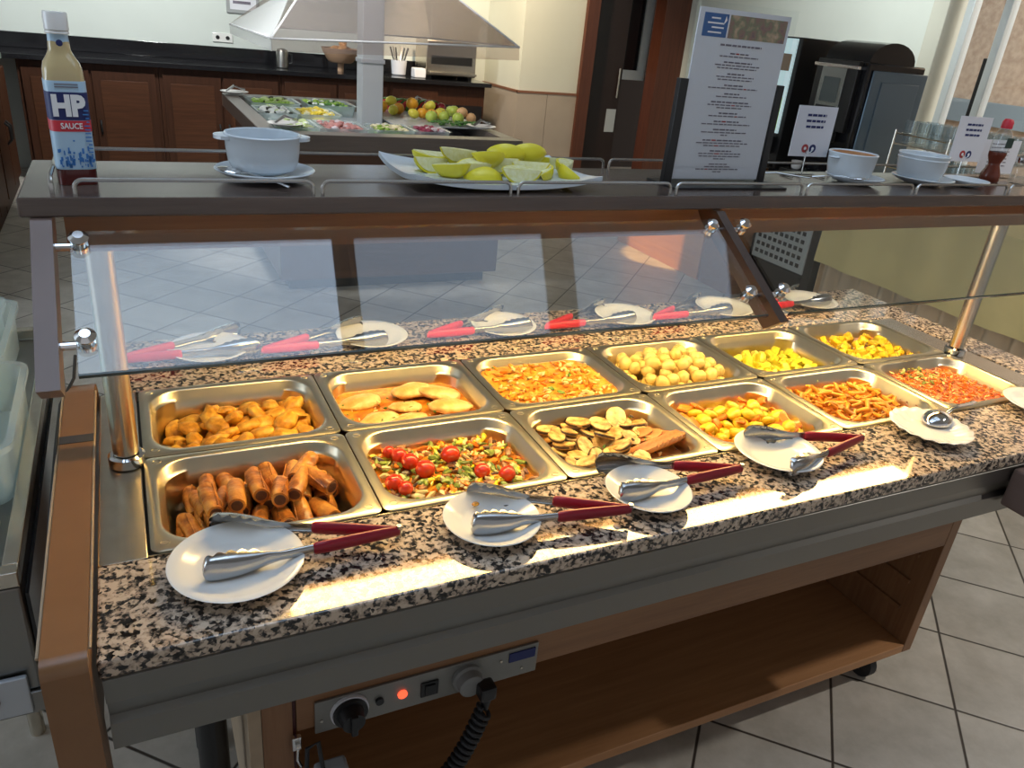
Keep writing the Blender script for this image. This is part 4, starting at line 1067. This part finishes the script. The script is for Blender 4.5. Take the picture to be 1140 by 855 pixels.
# juice dispenser
jd = thing('juice_dispenser', 'black juice dispenser with bright lit front panel behind the menu', 'juice dispenser', (4.15,3.17,.902))
MB().box((-.24,-.15,.0),(.25,.15,.80),.008).build('body', M['black'], jd)
f = MB().box((-.255,-.12,.22),(-.241,.10,.79),.003).build('lit_panel', emit('lit pale panel', (.62,.82,.85), .42), jd)
MB().box((-.258,-.10,.60),(-.255,.02,.70)).build('picture', plain('brown picture', (.30,.20,.12), .5), f)
MB().box((-.258,-.10,.24),(-.255,.06,.44)).build('green_labels', emit('lit green labels', (.42,.60,.12), .35), f)
m = MB()
for z in (.28,.34,.40): m.box((-.2595,-.06,z),(-.258,-.03,z+.02))
m.cyl((-.256,-.07,.475),(-.262,-.07,.475),.018,14); m.build('buttons', M['black'], f)
MB().box((-.29,-.12,.10),(-.24,.12,.20),.006).build('spout_block', M['black'], jd)
MB().box((-.33,-.14,0),(-.24,.14,.05),.004).build('drip_tray', M['steel'], jd)
# wooden cabinet under the dispenser
wc = thing('drinks_cabinet', 'brown wooden cabinet carrying the juice dispenser, beside the cooler', 'cabinet', (4.2,3.25,0))
MB().box((3.80,3.09,.0),(4.5,3.42,.875),.003).build('body', M['brown'], wc, True)
MB().box((3.80,3.085,.876),(4.52,3.43,.900),.003).build('top_board', M['cab'], wc, True)
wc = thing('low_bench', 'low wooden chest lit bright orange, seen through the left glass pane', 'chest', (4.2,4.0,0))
MB().box((3.80,3.44,.0),(4.4,4.55,.56),.003).build('body', wood('oak with warm light tint', (.50,.19,.04), (.66,.30,.08), 'y', .4), wc, True)  # wood colour pushed to orange for the warm light on this face
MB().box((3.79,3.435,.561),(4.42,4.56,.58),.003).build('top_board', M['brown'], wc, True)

# ------------------------------------------------------------------ salad bar
SB = (.71, 3.55, 2.30, 5.45)
sb = thing('salad_bar', 'wood salad bar island with steel top and clear canopy', 'salad bar', (1.5,4.5,0))
MB().box((.80,3.62,.08),(2.22,5.38,.86),.005).build('base', wood('dark oak base', (.07,.03,.016), (.11,.05,.028), 'x', .4), sb, True)
MB().box((.86,3.70,.0),(2.16,5.30,.08)).build('plinth', M['black'], sb, True)
m = MB(); m.box((.72,3.55,.861),(2.30,3.68,.95),.004); m.box((.72,5.30,.861),(2.30,5.45,.95),.004); m.box((.72,3.68,.861),(.82,5.30,.95),.004); m.box((2.20,3.68,.861),(2.30,5.30,.95),.004)
m.build('rim', wood('worktop edging', (.11,.09,.075), (.16,.13,.11), 'x', .3), sb, True)
MB().box((.82,3.68,.861),(2.20,5.30,.875)).build('chilled_well', M['lgrey'], sb, True)
MB().box((1.452,4.24,.876),(1.592,4.38,1.95),.006).build('pillar', plain('light grey pillar', (.50,.54,.56), .4), sb, True)
MB().box((1.445,4.233,1.30),(1.599,4.387,1.325),.002).build('pillar_collar', M['lgrey'], sb, True)
MB().box((1.40,4.20,1.95),(1.65,4.42,2.0),.004).build('lamp_head', emit('cool white lamp head', (.65,.82,1.), 5), sb, True)
# canopy: four hipped acrylic panels
A = [(.77,3.50,1.43),(2.19,3.50,1.49),(2.25,5.2,1.45),(.776,5.2,1.43)]
B = [(1.15,4.15,1.80),(1.90,4.15,1.80),(1.90,4.45,1.80),(1.15,4.45,1.80)]
def panel(q, mat, nm='canopy_panel'):
    m = MB(); v = [Vector(p) for p in q]; n = (v[1]-v[0]).cross(v[2]-v[0]).normalized()*.003
    m.loops([[p-n for p in v],[p+n for p in v]]); return m.build(nm, mat, sb, True, smooth=False)
panel([A[0],A[1],B[1],B[0]], M['acr']); panel([A[1],A[2],B[2],B[1]], M['acr']); panel([A[2],A[3],B[3],B[2]], M['acr']); panel([A[3],A[0],(.97,4.1,1.62),(.95,4.5,1.61)], M['acrw'])
panel([A[0],A[1],(2.19,3.49,1.42),(.77,3.49,1.37)], M['acr'], 'canopy_lip'); panel([A[3],A[0],(.77,3.50,1.37),(.776,5.2,1.37)], M['acrw'], 'canopy_lip')
m = MB(); m.tube([A[0],A[1],A[2],A[3],A[0]],.006,6); m.tube([A[0],B[0]],.006,6); m.tube([A[1],B[1]],.006,6); m.build('canopy_edge', M['labw'], sb, True)
m = MB(); m.box((1.15,4.15,1.80),(1.90,4.45,1.81)); m.build('canopy_top', M['acr'], sb, True)
# salad tubs
def saladtub(x, y, w, h, label, cols, wts, heap=.02, n=60, size=(.015,.03)):
    o = MB().loops([rrect(w-.03,h-.03,.02,0),rrect(w,h,.02,.075),rrect(w+.02,h+.02,.02,.08),rrect(w-.01,h-.01,.018,.078),rrect(w-.03,h-.03,.015,.02)]).build('salad_tub', M['plast']); o.location = (x,y,.876); tag(o, 'plastic tub of '+label+' in the salad bar', 'tub', 'tubs in the salad bar')
    m = MB()
    for i in range(n):
        a, b = R.uniform(-w/2+.03,w/2-.03), R.uniform(-h/2+.03,h/2-.03); m.mi = R.choices(range(len(cols)),wts)[0]
        m.ball((a,b,.055+heap*(1-(2*a/w)**2)+R.uniform(0,.012)), R.uniform(*size), 1, (1,.8,.5), Matrix.Rotation(R.uniform(0,6),3,'Z'), .3, i, 2)
    m.ball((0,0,.045),1,2,(w/2-.02,h/2-.02,.03))
    s = m.build('salad', cols); s.location = (x,y,.876); tag(s, label+' in the salad bar', 'salad', kind='stuff')
G = {n: plain('salad '+n, c, .45, var=.2, scale=30) for n, c in dict(lettuce=(.28,.45,.06), cuc=(.55,.65,.30), corn=(.82,.62,.06), egg=(.85,.78,.50), ham=(.62,.30,.28), onion=(.70,.62,.66), olive=(.02,.02,.01), white=(.78,.80,.76), herb=(.08,.22,.04), beet=(.30,.04,.08)).items()}
saladtub(1.02,5.08,.34,.34,'shredded lettuce with cucumber',[G['lettuce'],G['cuc'],G['olive']],[5,3,1])
saladtub(1.42,5.08,.34,.34,'green leaf salad with olives',[G['lettuce'],G['herb'],G['white'],G['olive']],[4,2,2,1])
saladtub(.95,4.55,.24,.36,'white cheese and olives',[G['white'],G['olive'],G['cuc']],[5,1,1])
saladtub(1.22,4.55,.26,.36,'sweetcorn with boiled egg',[G['corn'],G['egg']],[5,2])
saladtub(.96,3.95,.24,.34,'sliced cucumber',[G['cuc'],G['white']],[4,2])
saladtub(1.24,3.95,.26,.34,'sliced cooked ham',[G['ham'],G['onion']],[5,1])
saladtub(1.54,3.92,.26,.28,'green bean and egg salad',[G['lettuce'],G['egg'],G['white']],[3,3,1])
saladtub(1.80,3.90,.20,.24,'pickled beetroot',[G['beet'],G['onion']],[5,1])
saladtub(1.80,5.10,.26,.30,'dark olives with peppers',[G['olive'],G['beet'],G['cuc']],[4,2,1])
# fruit
ft = MB().box((1.62,4.05,.945),(2.28,5.0,.952),.002).build('fruit_tray', M['lgrey']); tag(ft, 'grey tray under the fruit in the salad bar', 'tray')
def fruit(name, mat, r, label, grp, pts, sc=(1,1,.92)):
    def mk():
        o = MB().ball((0,0,0), r, 2, sc, None, .05, 1, 1.2).build(name, mat, ang=80)
        MB().cyl((0,0,r*.86*sc[2]),(0,0,r*1.08*sc[2]),r*.06,6).build('stalk', F['dark'], o); return o
    K = Kind(name, [mk], label, name.replace('_',' '), grp)
    for p in pts: K.place(Vector((p[0],p[1],.953+r*.9+(p[2] if len(p) > 2 else 0))), (R.uniform(-.4,.4),R.uniform(-.4,.4),R.uniform(0,6)), R.uniform(.9,1.08))
MO, MY, MG, MR = plain('orange peel',(.85,.42,.03),.35,bmp=.2,bscale=200), plain('lemon skin',(.80,.72,.08),.35), plain('apple green',(.50,.62,.10),.3), plain('dark red apple',(.28,.02,.03),.25)
fruit('orange', MO, .042, 'orange in the fruit pile of the salad bar', 'oranges in the fruit pile', [(1.72,4.70),(1.82,4.62),(1.93,4.42),(1.88,4.50,.05),(2.02,4.55,.02),(1.70,4.85),(1.98,4.36)])
fruit('lemon', MY, .038, 'yellow lemon in the fruit pile of the salad bar', 'lemons in the fruit pile', [(1.76,4.55),(1.86,4.40),(2.06,4.42),(2.10,4.52),(2.0,4.46,.05),(1.80,4.74,.04)], (1.2,.9,.9))
fruit('green_apple', MG, .040, 'green apple in the fruit pile of the salad bar', 'green apples in the fruit pile', [(1.94,4.26),(2.04,4.28),(2.12,4.22),(2.22,4.62),(2.14,4.36,.03)])
fruit('red_apple', MR, .042, 'dark red apple right of the watermelon in the salad bar', 'dark red apples', [(2.14,4.84),(2.20,4.78),(2.10,4.76,.02)])
fruit('peach', plain('peach skin',(.80,.48,.22),.5), .040, 'peach at the right end of the fruit pile', 'peaches', [(2.20,4.40),(2.22,4.50),(2.24,4.28),(2.18,4.30,.03)])
def wm():
    m = MB(); pts = [(.09*math.cos(PI*i/12), .075*math.sin(PI*i/12)) for i in range(13)]; m.prism(pts,'y',-.012,.012); o = m.build('watermelon_slice', plain('watermelon flesh',(.72,.06,.08),.3,var=.15,scale=40))
    m = MB(); m.prism([(.09*math.cos(PI*i/12), .075*math.sin(PI*i/12)) for i in range(13)]+[(.10*math.cos(PI*i/12), .084*math.sin(PI*i/12)) for i in range(12,-1,-1)],'y',-.0125,.0125); m.build('rind', G['herb'], o); return o
K = Kind('watermelon_slice', [wm], 'red watermelon slice standing behind the fruit pile', 'watermelon slice', 'watermelon slices')
for q in range(8): K.place(Vector((1.76+.055*q,4.90-.01*q,.953)), (R.uniform(-.1,.1),0,.2+R.uniform(-.3,.3)))
m = MB()
for i in range(70): m.ball((R.uniform(1.9,2.24),R.uniform(4.08,4.2),.96+R.uniform(0,.02)), R.uniform(.012,.02),1,(1,.8,.4),Matrix.Rotation(R.uniform(0,6),3,'Z'),.3,i)
tag(m.build('leaf_garnish', G['herb']), 'green leaves along the front of the fruit pile', 'garnish', kind='stuff')
for x, y, l in ((.80,5.36,'white plate with tongs at the back left corner of the salad bar'),(.88,3.80,'white plate at the front left corner of the salad bar'),(2.40,5.30,'white plate with tongs behind the red apples of the salad bar'),(2.20,4.00,'white plate with tongs at the front right corner of the salad bar')):
    if x > 2.35: x = 2.20
    o = thing('service_plate', l, 'plate', (x,y,.958), 0, 'plates on the salad bar rim'); platem(.10).build('plate_body', M['white'], o)
    m = MB(); m.tube([(-.06,-.02,.018),(0,0,.05),(.08,.03,.03)],.006,6); m.tube([(-.06,-.01,.018),(0,.02,.055),(.08,.05,.02)],.006,6)
    u = m.build('tongs', M['tongst']); u.location = (x,y,.958); tag(u, 'steel tongs on the '+l.replace(' with tongs',''), 'tongs', 'tongs on the salad bar')

# ------------------------------------------------------------------ back counter
bt_ = thing('stone_worktop', 'long black stone worktop with upstand along the back wall', 'worktop', (1.3,7.1,.99))
m = MB(); m.box((-1.9,6.78,.99),(3.50,7.497,1.03),.003); m.box((-1.9,7.45,1.0305),(3.50,7.497,1.155),.003); m.build('slab', M['blackst'], bt_, True)
names = ['leftmost','second','third','fourth','fifth','sixth']
xs = [-.70,.36,1.40,2.44,3.46]
for q in range(4):
    a, b = xs[q], xs[q+1]
    cbn = thing('base_cabinet', names[q]+' mahogany base cabinet from the left under the black worktop', 'cabinet', ((a+b)/2,7.1,0), 0, 'mahogany cabinets along the back wall')
    MB().box((a+.002,6.86,.0),(b-.002,7.44,.988)).build('carcass', M['mahogd'], cbn, True)
    mid = (a+b)/2
    for s, (d0, d1) in enumerate(((a+.03,mid-.01),(mid+.01,b-.03))):
        if q == 3:
            if s == 1:
                MB().box((d0,6.835,.30),(d1,6.859,.80)).build('dark_opening', M['blackg'], cbn, True); continue
        dr = MB(); dr.box((d0,6.835,.12),(d1,6.859,.93),.002)
        dr = dr.build('door', M['mahogd'], cbn, True)
        MB().box((d0+.06,6.828,.19),(d1-.06,6.836,.86),.003).build('door_inset', M['mahog'], dr, True)
        kx = d1-.03 if s == 0 else d0+.03
        MB().tube([(kx,6.832,.42),(kx,6.81,.44),(kx,6.808,.50),(kx,6.832,.53)],.008,8).build('handle', M['black'], dr, True)
# return run at left
tw = thing('side_worktop', 'pale green worktop of the left cabinet run', 'worktop', (-1.1,5.4,.99)); MB().box((-1.6,3.6,.99),(-.78,6.77,1.03),.004).build('slab', plain('pale green top', (.28,.34,.28), .3), tw, True)
for q, (a, b) in enumerate(((3.62,4.66),(4.68,5.70),(5.72,6.74))):
    cbn = thing('side_cabinet', ['nearest','middle','farthest'][q]+' dark cabinet of the run at the left edge', 'cabinet', (-1.1,(a+b)/2,0), 0, 'dark cabinets at the left edge')
    MB().box((-1.5,a,.0),(-.80,b,.988)).build('carcass', M['mahogd'], cbn, True)
    mid = (a+b)/2
    for d0, d1, kx in ((a+.02,mid-.01,mid-.05),(mid+.01,b-.02,mid+.05)):
        dr = MB().box((-.799,d0,.10),(-.775,d1,.94),.002).build('door', M['mahog'], cbn, True)
        MB().tube([(-.776,kx,.42),(-.745,kx,.45),(-.745,kx,.55),(-.776,kx,.58)],.009,8).build('handle', M['black'], dr, True)
# things on the back counter
t = thing('socket_strip', 'white double socket on the wall above the black worktop', 'socket', (.98,7.495,1.235)); MB().box((-.09,-.012,-.04),(.09,.0,.04),.004).build('plate', M['white'], t)
for x in (-.045,.045): MB().cyl((x,-.013,0),(x,-.0155,0),.018,14).build('socket_hole', M['black'], t)
t = thing('toaster', 'steel conveyor toaster on the black worktop under the canopy', 'toaster', (3.12,7.15,1.031))
m = MB(); m.box((-.27,-.18,.03),(.27,.18,.36),.01)
m.build('body', M['steel'], t); MB().box((-.22,-.19,.14),(.22,-.181,.22)).build('opening', M['black'], t); MB().box((-.25,-.26,.05),(.25,-.181,.07),.003).build('outfeed_tray', M['steel'], t)
for x in (-.22,.22): MB().box((x-.02,-.15,0),(x+.02,.15,.03)).build('foot', M['black'], t)
t = thing('bread_basket', 'round wicker bread basket with rolls on the black worktop', 'basket', (2.02,7.12,1.031), 0)
m = MB(); m.lathe([(.10,0),(.12,.01),(.17,.09),(.185,.13),(.175,.13),(.115,.02),(.001,.015)],28,(0,0,.08)); m.cyl((0,0,0),(0,0,.085),.03,12); m.build('basket_body', plain('wicker', (.42,.26,.16), .7, bmp=.5, bscale=120), t)
def bun(): return MB().ball((0,0,0),.05,2,(1.2,.8,.6),None,.1,2).build('bread_roll', plain('bread crust', (.62,.30,.10), .5, var=.2, scale=20))
K = Kind('bread_roll', [bun], 'bread roll in the wicker basket on the black worktop', 'bread roll', 'bread rolls in the basket')
for x, y, z in ((-.06,.0,.20),(.06,.02,.20),(.0,-.07,.21),(.0,.07,.2),(.02,-.01,.25)): K.place(Vector((2.02+x,7.12+y,1.031+z)), (0,R.uniform(-.3,.3),R.uniform(0,6)))
t = thing('coffee_pot', 'dark small pot on the worktop at the left of the canopy', 'pot', (1.46,7.1,1.031)); MB().lathe([(.05,0),(.055,.005),(.055,.14),(.045,.16),(.02,.17),(.001,.172)],24).build('body', M['skirt'], t); MB().tube([(.053,0,.13),(.09,0,.12),(.09,0,.05),(.053,0,.03)],.007,8).build('handle', M['black'], t)
t = thing('utensil_crock', 'pale crock of utensils beside the toaster on the worktop', 'crock', (2.62,7.15,1.031)); MB().lathe([(.06,0),(.07,.01),(.08,.14),(.074,.14),(.06,.02),(.001,.015)],24).build('crock_body', M['paper'], t)
m = MB()
for i in range(7): m.tube([(0,0,.03),(.06*math.cos(i),.06*math.sin(i),.16),(.09*math.cos(i),.09*math.sin(i),.26)],.007,6)
m.build('utensils', M['tongst'], t)
t = thing('bread_tub', 'white tub of bread slices between crock and toaster', 'tub', (2.78,7.0,1.031)); MB().box((-.06,-.06,0),(.06,.06,.09),.01).build('tub_body', M['paper'], t)
t = thing('knife_block', 'dark knife block at the right end of the black worktop', 'knife block', (3.40,7.25,1.031)); MB().box((-.03,-.06,0),(.03,.06,.16),.005).build('block', M['black'], t); 
for x in (-.015,.015): MB().box((x-.008,-.04,.161),(x+.008,.02,.22),.003).build('knife_handle', M['black'], t)
t = thing('wall_frame', 'dark framed notice on the back wall left of the canopy', 'picture frame', (1.18,7.497,1.62)); m = MB(); m.box((-.15,-.02,.13),(.15,0,.16)).box((-.15,-.02,-.16),(-.12,0,.13)).box((.12,-.02,-.16),(.15,0,.13)).box((-.12,-.02,-.16),(.12,0,-.13)); m.build('frame', M['grey'], t); MB().box((-.12,-.012,-.13),(.12,-.006,.13)).build('notice', M['paper'], t)
m = MB()
for i in range(3): m.box((-.09,-.0135,.06-.07*i),(.07,-.012,.085-.07*i))
m.build('notice_print', M['ink'], t)

# ------------------------------------------------------------------ ceiling lights, lamps and added fills
COOL = (.62,.78,1.0)
for i, (x0, x1, e, l) in enumerate(((-.55,.615,2.9,'ceiling light panel above the left part of the counter'),(.690,1.40,1.4,'ceiling light panel above the middle of the counter'),(1.530,2.28,1.1,'ceiling light panel above the right part of the counter'))):
    t = thing('ceiling_light', l, 'ceiling light', ((x0+x1)/2,-.25,2.8), 0, 'ceiling light panels')
    MB().box((x0,-.75,2.79),(x1,.36,2.799)).build('diffuser', emit('cool diffuser %d' % i, COOL, e), t, True, smooth=False)
    m = MB(); m.box((x0-.02,-.77,2.785),(x0,.38,2.799)).box((x1,-.77,2.785),(x1+.02,.38,2.799)).box((x0,-.77,2.785),(x1,-.75,2.799)).box((x0,.36,2.785),(x1,.38,2.799)); m.build('frame', M['lgrey'], t, True)
def lamp(name, typ, loc, col, e, size=.3, tgt=None, spot=None, blend=.5, sizey=None):
    l = bpy.data.lights.new(name, typ); l.color = col; l.energy = e
    o = bpy.data.objects.new(name, l); COL.objects.link(o); o.location = loc
    if typ == 'AREA':
        l.size = size
        if sizey: l.shape = 'RECTANGLE'; l.size_y = sizey
    else: l.shadow_soft_size = size
    if spot: l.spot_size = rad(spot); l.spot_blend = blend
    if tgt is not None: o.rotation_euler = (Vector(tgt)-Vector(loc)).to_track_quat('-Z','Y').to_euler()
    return o
lamp('salad_downlight','SPOT',(2.6,5.6,2.7),(1,.80,.55),260,.1,(3.7,7.0,1.5),75)
lamp('salad_lamp','SPOT',(.6,3.4,2.7),(.95,.97,1),150,.06,(1.5,4.6,.9),70)
lamp('back_downlight','SPOT',(.2,5.3,2.7),(.96,1,.98),260,.15,(.6,7.5,1.35),110)
lamp('chest_warm_fill','SPOT',(2.5,4.25,2.5),(1,.56,.16),420,.03,(3.82,4.05,.36),17,.15)  # added warm spot that makes the orange patch on the chest
lamp('right_floor_fill','SPOT',(3.2,-.9,2.72),(1,.95,.88),120,.04,(3.0,.2,0),100,.9)  # added fill for the right floor, placed clear of the pane's reflection
lamp('right_wall_fill','SPOT',(4.2,3.6,2.7),(.95,1,.95),120,.12,(5.7,4.3,1.5),100,.9)  # added fill that brightens the wall behind the coffee machine
lamp('left_window','AREA',(-4.5,1.0,1.7),(.72,.86,1),80,2.4,(0,1.5,1.1))
lamp('outdoor_sun','AREA',(7.2,2.0,3.9),(1,.97,.9),260,2.0,(9,2.5,1.2))

wld = bpy.data.worlds.new('World'); SC.world = wld; wld.use_nodes = True
bg = wld.node_tree.nodes['Background']; bg.inputs[0].default_value = (.97,.97,1.0,1); bg.inputs[1].default_value = .36

# ------------------------------------------------------------------ camera
yaw, pitch, roll, fpx = .4814, .4352, .1017, 861.0
fw = Vector((math.sin(yaw)*math.cos(pitch), math.cos(yaw)*math.cos(pitch), -math.sin(pitch)))
ri = Vector((math.cos(yaw), -math.sin(yaw), 0)); up = ri.cross(fw)
Rr = ri*math.cos(roll)+up*math.sin(roll); Uu = -ri*math.sin(roll)+up*math.cos(roll)
cam = bpy.data.cameras.new('camera'); co_ = bpy.data.objects.new('camera', cam); COL.objects.link(co_)
co_.matrix_world = Matrix(((Rr.x,Uu.x,-fw.x,.0279),(Rr.y,Uu.y,-fw.y,-.9827),(Rr.z,Uu.z,-fw.z,1.6186),(0,0,0,1)))
cam.sensor_width = 36; cam.lens = fpx/1140*36; cam.clip_start = .02
SC.camera = co_
SC.view_settings.view_transform = 'Standard'; SC.view_settings.look = 'None'; SC.view_settings.gamma = 1
SC.view_settings.use_curve_mapping = False; SC.view_settings.exposure = .0
SC.cycles.max_bounces = 8; SC.cycles.transparent_max_bounces = 16; SC.cycles.use_denoising = True
SC.cycles.sample_clamp_indirect = 4
